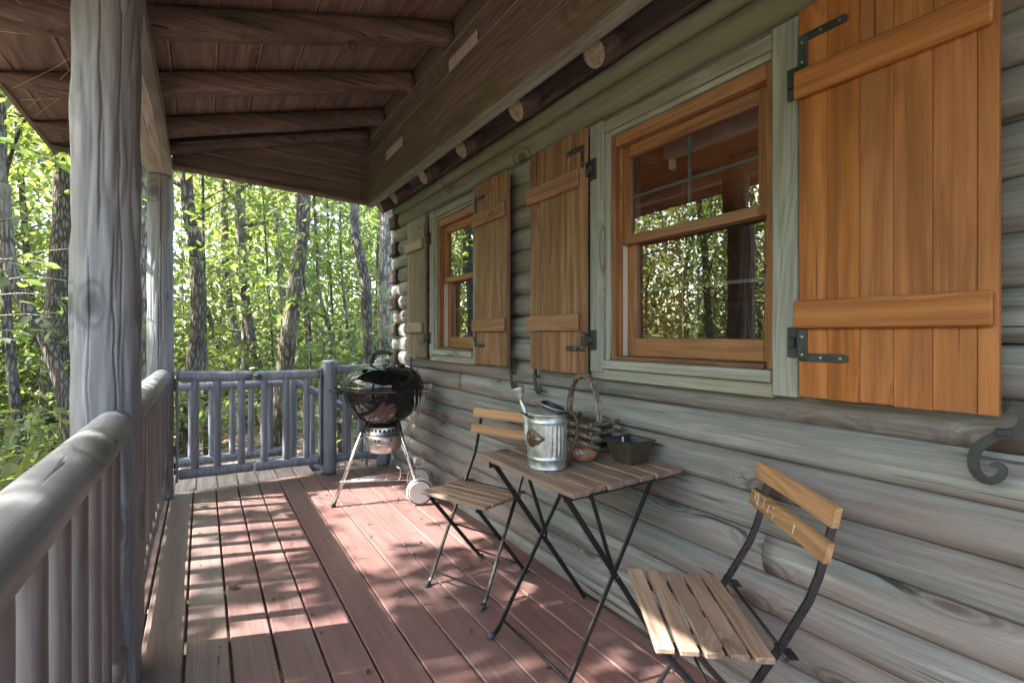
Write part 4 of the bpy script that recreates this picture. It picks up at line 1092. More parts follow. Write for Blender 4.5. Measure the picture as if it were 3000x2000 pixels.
# ------------------------------------------------------------------ bistro chairs
def chair(label, loc, rot, backmat):
    c = thing('bistro_chair', label, 'chair', (0, 0, 0), 'folding bistro chairs at the table')
    # seat slats run across, front (-y) to back (+y)
    for k in range(5):
        y = -0.142 + k * 0.0575; z = 0.452 - k * 0.0035
        m = MB(); m.box(-0.196, 0.196, y, y + 0.0455, z - 0.016, z, 0.003); m.build('seat_slat', 'cslat', c)
    for s_ in (-1, 1):
        x = s_ * 0.166
        path = [(x, -0.125, 0.008), (x, -0.115, 0.012), (x, -0.10, 0.03), (x, 0.02, 0.235), (x, 0.125, 0.40), (x, 0.158, 0.45), (x, 0.190, 0.505), (x, 0.222, 0.56), (x, 0.245, 0.62), (x, 0.266, 0.70), (x, 0.284, 0.775)]
        m = MB(); m.sweep(path, lambda t, i: [(-0.004, -0.009), (0.004, -0.009), (0.004, 0.009), (-0.004, 0.009)] if i > 3 else [(-.0055, -.0055), (.0055, -.0055), (.0055, .0055), (-.0055, .0055)], up=(0, 0, 1), smooth=False); m.build('frame', 'black', c)
        m = MB(); m.tube([(x, -0.112, 0.011), (x, -0.142, 0.011)], 0.0125, 10); m.build('foot_cap', 'rubber', c)
        x2 = s_ * 0.145
        m = MB(); m.bar((x2, -0.125, 0.425), (x2, 0.245, 0.012), 0.007, 0.018, up=(0, 1, 0), b=.001); m.build('leg', 'black', c)
        m = MB(); m.tube([(x2, 0.235, 0.012), (x2, 0.262, 0.011)], 0.011, 8); m.build('foot_cap', 'rubber', c)
        m = MB(); m.bar((s_ * .150, -0.135, 0.4325), (s_ * .150, 0.15, 0.4155), 0.018, 0.005); m.bar((s_ * .141, -0.135, 0.424), (s_ * .141, 0.15, 0.407), 0.003, 0.018); m.build('seat_rail', 'black', c)
        m = MB(); m.tube([(s_ * .14, 0.158, 0.437), (s_ * .195, 0.158, 0.437)], 0.006, 8); m.box(s_ * .165 - .02, s_ * .165 + .02, .160, .19, .428, .434, .001); m.build('pivot', 'black', c)
    m = MB(); m.tube([(-.17, 0.165, 0.432), (.17, 0.165, 0.432)], 0.005, 8); m.build('stretcher', 'black', c)
    m = MB(); m.tube([(-.166, -.085, 0.06), (.166, -.085, 0.06)], 0.0045, 8); m.build('stretcher', 'black', c)
    m = MB(); m.tube([(-.145, .2, 0.066), (.145, .2, 0.066)], 0.0045, 8); m.build('stretcher', 'black', c)
    m = MB(); m.tube([(-.145, .03, 0.255), (.145, .03, 0.255)], 0.0045, 8); m.build('stretcher', 'black', c)
    for z0, y0 in ((0.666, 0.252), (0.748, 0.270)):
        m = MB(); n = 9; vs = []
        for i in range(n):
            x = -0.205 + 0.41 * i / (n - 1); cv = 0.004 * (x / 0.205) ** 2
            for (dy, dz) in ((-0.015, 0), (0.0, 0), (0.011, 0.046), (-0.004, 0.046)): vs.append((x, y0 + dy - cv, z0 + dz))
        fs = [(i * 4 + j, i * 4 + (j + 1) % 4, (i + 1) * 4 + (j + 1) % 4, (i + 1) * 4 + j) for i in range(n - 1) for j in range(4)] + [(3, 2, 1, 0), tuple((n - 1) * 4 + j for j in range(4))]
        m.add(vs, [f[::-1] for f in fs]); bs = m.build('back_slat', backmat, c)
    c.location = loc; c.rotation_euler = (0, 0, math.radians(rot))
    return c, bs
ch1, _ = chair('bistro chair between the table and the kettle grill', (1.077, 2.039, 0), -68.1, 'bslat')
ch2, _ = chair('bistro chair closest to the camera, white scrape marks on its back slat', (1.134, 0.852, 0), -126.6, 'bslat')
# white droppings on the lower back slat of the near chair
low = sorted([o for o in ch2.children if o.name.startswith('back_slat')], key=lambda o: o.location.z)[0]
m = MB(); random.seed(9)
for x, zt_, L_, w_ in ((-x_, .710 - (.685 - b1) * .75, c1 * .8, d1) for x_, b1, c1, d1 in ((0.172, .681, .028, .008), (0.158, .685, .045, .006), (0.150, .675, .04, .005), (0.118, .682, .034, .005), (0.088, .670, .032, .004), (0.06, .676, .010, .005), (0.055, .648, .014, .005), (-0.055, .668, .030, .007))):
    n = 5; pts = []
    for i in range(n):
        z = zt_ - L_ * i / (n - 1); cv = 0.004 * (x / .205) ** 2; yy = 0.252 - 0.015 + 0.011 * (z - .666) / .046 - cv - 0.0006
        ww = w_ * (0.5 + 0.5 * random.random()) * (1 if i < n - 1 else .3)
        pts.append(((x - ww / 2, yy, z), (x + ww / 2, yy, z)))
    vs = [p for q in pts for p in q]; m.add(vs, [(2 * i, 2 * i + 1, 2 * i + 3, 2 * i + 2) for i in range(n - 1)])
WL[low.name] = Vector(low.location)
m.build('paint_scrape', 'white', low)

# ------------------------------------------------------------------ watering can
can = thing('watering_can', 'galvanised ribbed watering can with a brass plaque and rusty handle', 'watering can', (0, 0, 0))
CR = 0.072
def ribs(a, z):
    # flutes on the right hand half, plain dimpled sheet on the left where the plaque sits
    if 0.055 < z < 0.155:
        d = (math.degrees(a) + 360) % 360
        if 20 < d < 160 or d > 262 or d < 20: return 1 + 0.022 * math.cos(a * 26)
    return 1.0
m = MB(); m.lathe([(0.001, 0.0), (CR + .001, 0.0), (CR + .0015, 0.004), (CR, 0.007), (CR, 0.034), (CR + .0015, 0.036), (CR + .0015, 0.039), (CR, 0.041), (CR, 0.05), (CR, 0.058), (CR, 0.08), (CR, 0.105), (CR, 0.13), (CR, 0.152), (CR, .158), (CR, 0.164), (CR + .0015, 0.166), (CR + .0015, .169), (CR, .171), (CR, .193), (CR + .002, .195), (CR, .197)], 156, (0, 0, 0), mod=ribs)
m.build('body', 'galv', can)
m = MB(); m.lathe([(CR, 0.197), (0.055, 0.207), (0.038, 0.216), (0.02, 0.221), (0.001, 0.223)], 30, (0, 0, 0), a0=math.radians(70), a1=math.radians(292)); m.build('half_cover', 'galv', can)
# hood: raised collar round the filling opening, on the handle side
m = MB()
TT = np.linspace(0, 2 * math.pi, 30, endpoint=False)
rim = [(0.022 + 0.047 * math.cos(t), 0.058 * math.sin(t), 0.2165 - 0.30 * 0.047 * math.cos(t) + 0.012 * max(0, math.sin(t))) for t in TT]
m.tube(rim, 0.0022, 6, closed=True); m.build('mouth', 'galv', can)
inn = [(0.022 + 0.045 * math.cos(t), 0.055 * math.sin(t), 0.160) for t in TT]
m = MB(); m.add(rim + inn, [(j, 30 + j, 30 + (j + 1) % 30, (j + 1) % 30) for j in range(30)], True); m.build('mouth_shade_wall', 'planterin', can)  # inner wall coloured dark for the shade inside the can
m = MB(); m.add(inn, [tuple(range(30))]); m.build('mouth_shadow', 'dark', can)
spd = Vector((-0.93, 0.36, 0)).normalized()
sp0 = spd * (CR - .004)
path = [tuple(spd * (CR - .012) + Vector((0, 0, .05))), tuple(spd * (CR + .002) + Vector((0, 0, .11))), tuple(spd * (CR + .011) + Vector((0, 0, .175))), tuple(spd * (CR + .018) + Vector((0, 0, .205))), tuple(spd * (CR + .032) + Vector((0, 0, .246)))]
m = MB(); m.tube(path, [0.017, 0.0145, 0.0115, 0.0105, 0.0085], 16); m.build('spout', 'galv', can)
rd = (Vector(path[-1]) - Vector(path[-2])).normalized()
rp = [Vector(path[-1]) + rd * s_ for s_ in (-.004, .004, .018, .032, .037, .0375)]
m = MB(); m.tube([tuple(q) for q in rp], [0.0095, 0.011, 0.017, 0.025, 0.026, 0.0245], 24); m.build('rose', 'galv', can)
m = MB()
m.flat([tuple(Vector((CR + .002, 0, .185)) if False else Vector(((CR + .0025) * math.cos(a), (CR + .0025) * math.sin(a), .186))) for a in np.linspace(math.radians(115), math.radians(225), 14)], 0.012, 0.002, up=(0, 0, 1))
fr = spd * (CR + .045)
m.flat([(CR * math.cos(math.radians(198)) * 1.03, CR * math.sin(math.radians(198)) * 1.03, .186), (spd.x * (CR + .022) - .006, spd.y * (CR + .022) - .014, .193), (spd.x * (CR + .026), spd.y * (CR + .026), .193), (CR * math.cos(math.radians(128)) * 1.03, CR * math.sin(math.radians(128)) * 1.03, .186)], 0.012, 0.002)
m.build('spout_strap', 'rust', can)
hd = Vector((0.96, -0.28, 0)).normalized()
path = [tuple(hd * r_ + Vector((0, 0, z))) for r_, z in ((CR - .008, .199), (CR + .006, .202), (CR + .024, .196), (CR + .036, .175), (CR + .040, .14), (CR + .034, .105), (CR + .02, .068), (CR + .006, .036), (CR + .003, .012))]
m = MB(); m.tube(path, 0.0068, 10); m.build('handle', 'rust', can)
m = MB()
for z in (0.186, 0.016):
    c_ = hd * (CR + .003); T = Matrix.Translation(c_ + Vector((0, 0, z))) @ Matrix.Rotation(math.atan2(hd.y, hd.x), 4, 'Z')
    m.box(-.002, .002, -.012, .012, -.011, .011, .001, T)
m.build('handle_plate', 'rust', can)
# plaque: lobed outline wrapped on the body
m = MB(); ac = math.radians(216); n = 40; vs = [(CR * 1.06 * math.cos(ac), CR * 1.06 * math.sin(ac), 0.112)]
for i in range(n):
    t = 2 * math.pi * i / n
    rr = 1 + 0.10 * math.cos(4 * t) + 0.05 * math.cos(8 * t)
    a = ac + 0.62 * rr * math.cos(t) * (1 if abs(math.cos(t)) < .93 else 1.05); z = 0.112 + 0.027 * rr * math.sin(t)
    vs.append((CR * 1.05 * math.cos(a), CR * 1.05 * math.sin(a), z))
for i in range(n):
    t = 2 * math.pi * i / n; rr = 1.08 + 0.10 * math.cos(4 * t) + 0.05 * math.cos(8 * t)
    a = ac + 0.62 * rr * math.cos(t); z = 0.112 + 0.027 * rr * math.sin(t)
    vs.append((CR * 1.0 * math.cos(a), CR * 1.0 * math.sin(a), z))
m.add(vs, [(0, 1 + i, 1 + (i + 1) % n) for i in range(n)] + [(1 + i, 1 + n + i, 1 + n + (i + 1) % n, 1 + (i + 1) % n) for i in range(n)], True)
m.build('plaque', 'plaque', can)
m = MB()
for da in (-0.60, 0.60):
    a = ac + da; m.lathe([(0, .003), (.003, .002), (.004, 0)], 10, (CR * 1.05 * math.cos(a), CR * 1.05 * math.sin(a), 0.112))
m.build('rivet', 'rust', can)
can.location = (1.066, 1.424, TZ + .0005); can.rotation_euler = (0, 0, math.atan2(-0.54, 0.842))

# ------------------------------------------------------------------ twig basket
bk = thing('twig_basket', 'square basket stacked from twigs with a tall arched handle', 'basket', (1.40, 1.585, TZ))
bx0, bx1, by0, by1 = 1.332, 1.462, 1.462, 1.712; random.seed(21)
tr = 0.0098
for lay in range(7):
    z = TZ + tr + lay * 0.0178
    alongx = lay % 2 == 0
    for s_ in (0, 1):
        if alongx:
            y = (by0 + .008, by1 - .008)[s_]
            p0, p1 = (bx0 - .018 - random.random() * .01, y + random.uniform(-.004, .004), z), (bx1 + .012 + random.random() * .004, y + random.uniform(-.004, .004), z + random.uniform(-.002, .004))
        else:
            x = (bx0 + .008, bx1 - .008)[s_]
            p0, p1 = (x + random.uniform(-.004, .004), by0 - .018 - random.random() * .01, z), (x + random.uniform(-.004, .004), by1 + .012, z + random.uniform(-.002, .004))
        rough_pole(p0, p1, tr * random.uniform(.85, 1.15), lay * 3 + s_, 8, 8, 0.004).build('twig', 'twig', bk)
for k in range(5):
    x = bx0 + .02 + k * .024; rough_pole((x, by0, TZ + .012), (x, by1, TZ + .012), 0.007, 50 + k, 6, 8, .003).build('twig', 'twig', bk)
m = MB()
for a_, b_, c_, d_ in ((bx0 + .02, bx0 + .024, by0 + .02, by1 - .02), (bx1 - .024, bx1 - .02, by0 + .02, by1 - .02), (bx0 + .0241, bx1 - .0241, by0 + .02, by0 + .024), (bx0 + .0241, bx1 - .0241, by1 - .024, by1 - .02)): m.box(a_, b_, c_, d_, TZ + .004, TZ + .115)
m.build('lining', 'rust', bk, kind='stuff')  # dark sheets set inside so gaps between the twigs look shaded
m = MB()
for k, dx in enumerate((-0.012, 0.004)):
    pth = []
    for t in np.linspace(0, 1, 26):
        a = math.pi * t
        yy = (by0 + by1) / 2 + .01 - 0.098 * math.cos(a) * (1 if t < .5 else 1)
        zz = TZ + .05 + 0.255 * math.sin(a) ** 0.72
        pth.append((1.395 + dx + .01 * math.sin(a * 2 + k) * .4, yy, zz))
    m = MB(); m.tube(pth, lambda t: 0.0062 + .0005 * math.sin(t * 40), 8); m.build('handle', 'twig', bk)
m = MB()
for q in range(11):
    t = 0.40 + 0.2 * q / 10; a = math.pi * t
    c_ = Vector((1.391, (by0 + by1) / 2 + .01 - 0.098 * math.cos(a), TZ + .05 + .255 * math.sin(a) ** .72))
    tg = Vector((0, math.sin(a) * .098, .255 * .72 * math.cos(a))).normalized(); n1 = Vector((1, 0, 0)); n2 = tg.cross(n1)
    m.tube([tuple(c_ + n1 * .017 * math.cos(b) + n2 * .0095 * math.sin(b)) for b in np.linspace(0, 2 * math.pi, 12, endpoint=False)], .0027, 6, closed=True)
m.build('wrap', 'wicker', bk)

# ------------------------------------------------------------------ saucer and planter
sa = thing('saucer', 'small terracotta saucer with pale green ash on the table', 'saucer', (1.24, 1.432, TZ))
m = MB(); m.lathe([(0.001, 0.0), (0.042, 0.0), (0.050, 0.006), (0.058, 0.022), (0.0585, 0.025), (0.055, 0.0265), (0.051, 0.024), (0.045, 0.011), (0.001, 0.009)], 40, (1.24, 1.432, TZ + .0006)); m.build('dish', 'terra', sa)
m = MB(); m.lathe([(0.0475, 0.0165), (0.001, 0.0172)], 30, (1.24, 1.432, TZ + .0006)); m.build('glaze', 'ashfill', sa)
for k in range(5):
    m = MB(); a = k * 1.7; x, y = 1.24 + .02 * math.cos(a) * (k % 3) * .7, 1.432 + .02 * math.sin(a)
    m.tube([(x, y, TZ + .021), (x + .018 * math.cos(a * 2.1), y + .018 * math.sin(a * 2.1), TZ + .023)], 0.0028, 6); m.build('butt', 'white', sa)
pl = thing('planter', 'square speckled dark brown planter at the wall end of the table', 'planter', (1.372, 1.303, TZ))
def frustum(h0, h1, z0, z1, flip=False, c=(1.365, 1.300), c2=(1.374, 1.309), m=None):
    m = m or MB(); vs = []
    for h, z, q in ((h0, z0, c), (h1, z1, c2)):
        vs += [(q[0] + sx * h, q[1] + sy * h, z) for sx, sy in ((-1, -1), (1, -1), (1, 1), (-1, 1))]
    fs = [(i, (i + 1) % 4, 4 + (i + 1) % 4, 4 + i) for i in range(4)]
    if flip: fs = [f[::-1] for f in fs]
    m.add(vs, fs); return m
m = frustum(0.043, 0.066, TZ + .0006, TZ + .083); m.add([(1.365 + sx * .043, 1.3 + sy * .043, TZ + .0006) for sx, sy in ((-1, -1), (1, -1), (1, 1), (-1, 1))], [(3, 2, 1, 0)]); m.build('pot', 'planter', pl)
m = frustum(0.044, 0.064, TZ + .012, TZ + .084, True); m.add([(1.365 + sx * .044, 1.3 + sy * .044, TZ + .012) for sx, sy in ((-1, -1), (1, -1), (1, 1), (-1, 1))], [(0, 1, 2, 3)]); m.build('liner', 'planterin', pl)
m = MB()
cx_, cy_ = 1.374, 1.309
for sx, sy in ((-1, 0), (1, 0), (0, -1), (0, 1)):
    if sx: m.box(cx_ + sx * .0655 - .003, cx_ + sx * .0655 + .003, cy_ - .0685, cy_ + .0685, TZ + .082, TZ + .0865, .001)
    else: m.box(cx_ - .0624, cx_ + .0624, cy_ + sy * .0655 - .003, cy_ + sy * .0655 + .003, TZ + .082, TZ + .0865, .001)
m.build('rim', 'planterin', pl)
m = MB(); m.box(1.382, 1.3835, 1.352, 1.360, TZ + .03, TZ + .083); m.box(1.362, 1.386, 1.330, 1.345, TZ + .045, TZ + .047); m.build('plant_tag', 'white', pl)

# ------------------------------------------------------------------ woods
def leaf_template(kind):
    if kind == 2:
        V = [(0, 0, 0), (.45, .24, .05), (1, 0, -.08), (.45, -.24, .05)]; F = [(0, 2, 1), (0, 3, 2)]
    elif kind == 4:
        V = [(0, 0, 0), (.3, .21, .05), (.68, .19, .04), (1, 0, -.07), (.68, -.19, .04), (.3, -.21, .05)]
        F = [(0, 3, 2), (0, 2, 1), (0, 4, 3), (0, 5, 4)]
    else:
        V = [(0, 0, 0), (.08, 0, 0), (.22, .15, .03), (.45, .23, .05), (.72, .17, .04), (1, 0, -.10), (.72, -.17, .04), (.45, -.23, .05), (.22, -.15, .03), (.45, 0, -.005), (.72, 0, -.03)]
        F = [(1, 9, 3), (1, 3, 2), (9, 10, 4), (9, 4, 3), (10, 5, 4), (1, 8, 7), (1, 7, 9), (9, 7, 6), (9, 6, 10), (10, 6, 5)]
    return np.array(V, float), np.array(F, int)

def leaves_mesh(name, P, size, mat, kind=2, tilt=0.5, droop=0.25, yaw=None):
    """one mesh of many separate leaves: P positions (n,3), size (n,)"""
    n = len(P); V, F = leaf_template(kind); k = len(V)
    if yaw is None: yaw = RNG.uniform(0, 2 * math.pi, n)
    pit = RNG.normal(-droop, tilt, n); rol = RNG.normal(0, tilt, n)
    cy, sy, cp, sp, cr, sr_ = np.cos(yaw), np.sin(yaw), np.cos(pit), np.sin(pit), np.cos(rol), np.sin(rol)
    X = np.stack([cy * cp, sy * cp, sp], 1)
    Y0 = np.stack([-sy, cy, np.zeros(n)], 1); Z0 = np.cross(X, Y0)
    Y = Y0 * cr[:, None] + Z0 * sr_[:, None]; Z = np.cross(X, Y)
    w = size[:, None, None]
    asp = RNG.uniform(0.8, 1.25, n)[:, None, None]
    VV = P[:, None, :] + w * (V[None, :, 0:1] * X[:, None, :] + asp * V[None, :, 1:2] * Y[:, None, :] + V[None, :, 2:3] * Z[:, None, :])
    VV = VV.reshape(-1, 3)
    FF = (F[None, :, :] + (np.arange(n) * k)[:, None, None]).reshape(-1, 3)
    me = bpy.data.meshes.new(name)
    me.vertices.add(len(VV)); me.vertices.foreach_set('co', VV.astype(np.float32).ravel())
    me.loops.add(len(FF) * 3); me.loops.foreach_set('vertex_index', FF.astype(np.int32).ravel())
    me.polygons.add(len(FF)); me.polygons.foreach_set('loop_start', (np.arange(len(FF)) * 3).astype(np.int32))
    me.polygons.foreach_set('loop_total', np.full(len(FF), 3, np.int32))
    me.polygons.foreach_set('use_smooth', np.ones(len(FF), bool))
    me.materials.append(M[mat]); me.update(calc_edges=True)
    return me

# Where sunlight reaches the deck through the crowns (leaves are culled there to shape the light):
# ellipses (x, y, rx, ry, angle) on the deck plane
GAPS = [(0.98, 3.55, 0.46, 0.46, 0), (0.92, 2.95, 0.40, 0.42, -0.3), (0.78, 2.55, 0.16, 0.16, 0), (1.22, 2.62, 0.22, 0.16, -.3), (1.40, 2.60, .12, .2, 0), (1.30, 3.1, 0.25, 0.3, 0),
        (0.32, 3.03, 0.46, 0.17, -0.35), (0.28, 3.42, 0.40, 0.10, -0.35), (0.28, 3.88, 0.42, 0.20, -0.35), (0.3, 2.62, .3, .06, -.35),
        (0.38, 2.06, 0.42, 0.17, -0.3), (0.5, 1.67, .22, .04, -.35), (0.75, 1.57, 0.40, 0.06, -0.36), (.2, 2.36, .28, .06, -.3), (1.0, 2.15, .16, .08, -.2), (.55, 1.33, .3, .05, -.35), (1.1, 1.33, .2, .05, -.35), (1.32, 1.60, 0.22, 0.14, -0.3), (1.28, 1.84, 0.16, 0.07, -.3),
        (1.45, 0.66, 0.42, 0.40, -0.3), (0.97, 2.38, 0.06, 0.05, 0), (0.87, 1.80, 0.12, 0.09, -.2), (1.45, 2.2, 0.1, 0.07, 0), (-0.1, 2.7, 0.12, 0.3, 0), (-0.2, 0.9, .1, .12, 0),
        (0.05, 4.3, 0.3, 0.10, -.3), (0.7, 4.35, 0.3, .1, -.3), (-0.05, 3.3, .1, .5, 0)]
def deck_hit(P):
    return P[:, 0] + 0.933 * P[:, 2], P[:, 1] - 0.34 * P[:, 2]
def gap_mask(P):
    hx, hy = deck_hit(P); keep = np.ones(len(P), bool)
    w = 0.06 * np.sin(hx * 23 + 3 * np.sin(hy * 17)) + 0.06 * np.sin(hy * 31 + 2 * np.sin(hx * 19))
    for (x, y, rx, ry, an) in GAPS:
        ca, sa_ = math.cos(an), math.sin(an)
        a = ((hx - x) * ca + (hy - y) * sa_) / rx; b = (-(hx - x) * sa_ + (hy - y) * ca) / ry
        keep &= (a * a + b * b) > (1 + 4 * w)
    return keep
def clear_of_house(P, pad=0.0):
    inside = (P[:, 0] > -0.95 - pad) & (P[:, 0] < 7.2) & (P[:, 1] < 4.75 + pad) & (P[:, 1] > -2.8) & (P[:, 2] < 6)
    inside |= (P[:, 0] > -0.6) & (P[:, 0] < 1.6) & (P[:, 1] < 5.5) & (P[:, 1] > 4) & (P[:, 2] < 2.2)
    return ~inside

def spray_points(centers, nper, rad, flat=0.22):
    c = np.repeat(np.asarray(centers), nper, 0); n = len(c)
    ang = RNG.uniform(0, 2 * math.pi, n); r = np.sqrt(RNG.uniform(0, 1, n)) * np.repeat(np.broadcast_to(rad, (len(centers),)), nper)
    return c + np.stack([r * np.cos(ang), r * np.sin(ang), RNG.normal(0, flat, n) * np.repeat(np.broadcast_to(rad, (len(centers),)), nper) - 0.12 * r], 1)

def smooth_path(pts, n):
    pts = [Vector(p) for p in pts]; out = []; m = len(pts)
    for i in range(n + 1):
        t = i / n * (m - 1); k = min(int(t), m - 2); f = t - k
        p0 = pts[max(0, k - 1)]; p1 = pts[k]; p2 = pts[k + 1]; p3 = pts[min(m - 1, k + 2)]
        out.append(0.5 * ((2 * p1) + (p2 - p0) * f + (2 * p0 - 5 * p1 + 4 * p2 - p3) * f * f + (3 * p1 - p0 - 3 * p2 + p3) * f ** 3))
    return out

def trunk_mesh(path, r0, r1, seed, K=14, n=40, flare=0.5):
    P = smooth_path(path, n); m = MB()
    def pf(t, i):
        r = r0 + (r1 - r0) * t + r0 * flare * math.exp(-t * n / 2.2)
        return [(r * (1 + .10 * nz(t * 7, math.cos(2 * math.pi * j / K) * 1.5, seed + math.sin(2 * math.pi * j / K) * 1.5)) * math.cos(2 * math.pi * j / K),
                 r * (1 + .10 * nz(t * 7 + 4, math.cos(2 * math.pi * j / K) * 1.5, seed + math.sin(2 * math.pi * j / K) * 1.5)) * math.sin(2 * math.pi * j / K)) for j in range(K)]
    m.sweep(P, pf, smooth=True)
    return m, P

def tree(name, label, path, r0, r1, mat, leaf, ncl, seed, crown_z=(2.5, 9), spread=1.8, lsize=0.09, nper=26, group=None, cat='tree', kind=2, low_sprays=0, limbs=5, srad=0.55, K=14, flat=0.2):
    base = path[0]; t = thing(name, label, cat, tuple(base), group)
    m, P = trunk_mesh(path, r0, r1, seed, K)
    m.build('trunk', mat, t)
    rnd = random.Random(seed * 7.7)
    cents = []
    lm = MB()
    for q in range(limbs):
        z = crown_z[0] + (crown_z[1] - crown_z[0]) * (q + rnd.random()) / limbs
        i = min(range(len(P)), key=lambda k: abs(P[k].z - z)); p = P[i]
        a = rnd.uniform(0, 2 * math.pi); L = spread * rnd.uniform(.6, 1.1)
        e = p + Vector((math.cos(a) * L, math.sin(a) * L, rnd.uniform(.1, .6) * L)); md = p.lerp(e, .5) + Vector((rnd.uniform(-.1, .1), rnd.uniform(-.1, .1), .1 * L))
        e_ok = clear_of_house(np.array([tuple(e), tuple(md)]), .1)
        if e_ok.all():
            lm.tube(smooth_path([p, md, e], 8), [max(.006, r1 * (.55 - .05 * w)) for w in range(9)], 6)
        for w in range(max(1, ncl // limbs)):
            f = rnd.uniform(.35, 1.15); c_ = p.lerp(e, f) + Vector((rnd.gauss(0, .3), rnd.gauss(0, .3), rnd.gauss(0, .25))) * spread * .5
            cents.append(tuple(c_))
    for q in range(low_sprays):
        z = rnd.uniform(base[2] + .6, crown_z[0] + .5); i = min(range(len(P)), key=lambda k: abs(P[k].z - z)); a = rnd.uniform(0, 6.28); L = rnd.uniform(.3, spread * .9)
        e = P[i] + Vector((math.cos(a) * L, math.sin(a) * L, rnd.uniform(-.1, .3)))
        if clear_of_house(np.array([tuple(e)]), .05)[0]:
            lm.tube(smooth_path([P[i], P[i].lerp(e, .5) + Vector((0, 0, .06)), e], 6), [.012, .011, .01, .009, .007, .006, .004], 5); cents.append(tuple(e)); cents.append(tuple(P[i].lerp(e, .6)))
    if lm.v: lm.build('limb', mat, t, kind='stuff')
    if cents:
        pts = spray_points(cents, nper, RNG.uniform(.6, 1.2, len(cents)) * srad, flat)
        pts = pts[gap_mask(pts) & clear_of_house(pts, .1) & (pts[:, 2] > GZ + .05)]
        if len(pts):
            me = leaves_mesh('crown', pts - np.array(base), RNG.uniform(.7, 1.3, len(pts)) * lsize, leaf, kind)
            o = bpy.data.objects.new('crown', me); COL.objects.link(o); o.parent = t; o['kind'] = 'stuff'
    return t

def rg(x, y): return ground_z(x, y) - 0.05
def px_tree(pxs, depth, toph=9.0, lean=(0, 0)):
    """trunk path through picture points (bottom first) at a given distance, continued to the ground and the canopy"""
    pts = [unproj(u, v, depth) for u, v in pxs]
    b = pts[0] + (pts[0] - pts[1]) * ((pts[0].z - rg(pts[0].x, pts[0].y)) / max(.2, pts[1].z - pts[0].z)) * 0.8
    b = Vector((b.x, b.y, rg(b.x, b.y)))
    d = (pts[-1] - pts[-2]); d = d / max(.1, d.z); top_ = pts[-1] + (d * .5 + Vector((0, 0, .5))) * (toph - pts[-1].z)
    return [b] + pts + [top_]
def T(a, b): return 500 + a / 2.45, 480 + b / 2.45
def L1(a, b): return a / 2.6125, 250 + b / 2.6125
def L2(a, b): return a / 2.6125, 850 + b / 2.6125
NT = 'forest trees beyond the gate'
tree('oak_tree', 'straight rough-barked oak just right of the far porch post', px_tree([T(160, 1480), T(185, 1300), T(195, 1050), T(190, 800), T(170, 500), T(110, 100)], 6.4), .095, .07, 'oakbark', 'leafB', 40, 1, (3.0, 8.5), 2.0, .14, 24)
tree('leaning_tree', 'slim trunk leaning behind the straight oak', px_tree([T(400, 1480), T(340, 1300), T(265, 1050), T(225, 800)], 12), .075, .05, 'darkbark', 'leafC', 40, 2, (3.0, 9), 2.4, .14, 22)
tree('maple_tree', 'dark leaning trunk behind the middle of the gate', px_tree([T(530, 1480), T(500, 1300), T(440, 1100), T(400, 850), T(390, 600)], 9.6), .095, .06, 'darkbark', 'leafB', 44, 3, (2.6, 9), 2.2, .14, 24, low_sprays=6)
tree('ash_tree', 'dark crooked trunk rising above the gate latch', px_tree([T(630, 1480), T(570, 1200), T(535, 950), T(520, 700), T(490, 400)], 8.8), .085, .065, 'darkbark', 'leafB', 44, 4, (2.8, 9), 2.2, .14, 24, low_sprays=5)
tree('birch_tree', 'pale mottled trunk left of the big leaning oak', px_tree([T(790, 1400), T(800, 1000), T(790, 800), T(760, 500), T(735, 200)], 11), .09, .075, 'palebark', 'leafC', 40, 5, (3.5, 9), 2.4, .14, 22)
tree('big_oak_tree', 'stout oak leaning right above the right gate leaf', px_tree([T(820, 1480), T(860, 1150), T(900, 850), T(940, 500), T(958, 200)], 6.2), .112, .075, 'oakbark', 'leafA', 40, 6, (3.2, 8.5), 2.0, .14, 24, K=18)
tree('mossy_tree', 'curved trunk with a mossy bend near the cabin corner', px_tree([T(1415, 1450), T(1410, 1100), T(1390, 800), T(1340, 560), T(1318, 260)], 7.2), .078, .06, 'darkbark', 'leafC', 30, 7, (3.6, 9), 2.2, .14, 24)
tree('pine_tree', 'grey flaky pine trunk right beside the cabin corner', px_tree([T(1535, 1380), T(1540, 900), T(1550, 350)], 8.2), .125, .11, 'palebark', 'leafC', 24, 8, (4.5, 10), 2.2, .14, 24)
tree('sapling', 'thin wavy sapling between the leaning oak and the mossy trunk', px_tree([T(1300, 1420), T(1260, 1100), T(1230, 800), T(1215, 400)], 9.5, 6), .035, .022, 'darkbark', 'leafC', 26, 9, (1.6, 6), 1.4, .14, 24, low_sprays=8)
tree('young_tree', 'bent young tree just right of the leaning oak', px_tree([T(1165, 1400), T(1140, 1180), T(1075, 950), T(1050, 650)], 7.4, 5), .032, .022, 'oakbark', 'leafA', 22, 10, (1.2, 5), 1.1, .14, 22, low_sprays=6)
tree('forked_sapling', 'forked sapling close to the straight oak', px_tree([T(245, 1200), T(240, 850), T(235, 600), T(232, 350)], 7.2, 5), .03, .018, 'darkbark', 'leafB', 26, 12, (1.4, 5.5), 1.4, .14, 24, low_sprays=6)
tree('crooked_tree', 'crooked limb-like tree leaning left of the near post', px_tree([L2(530, 1160), L2(500, 900), L2(430, 600), L2(330, 330), L2(200, 130), L1(100, 1480), L1(40, 1050), L1(30, 760), L1(-20, 520)], 4.3, 6.5), .052, .045, 'oakbark', 'leafA', 26, 13, (3.0, 6.5), 1.5, .14, 24, K=18, kind=4)
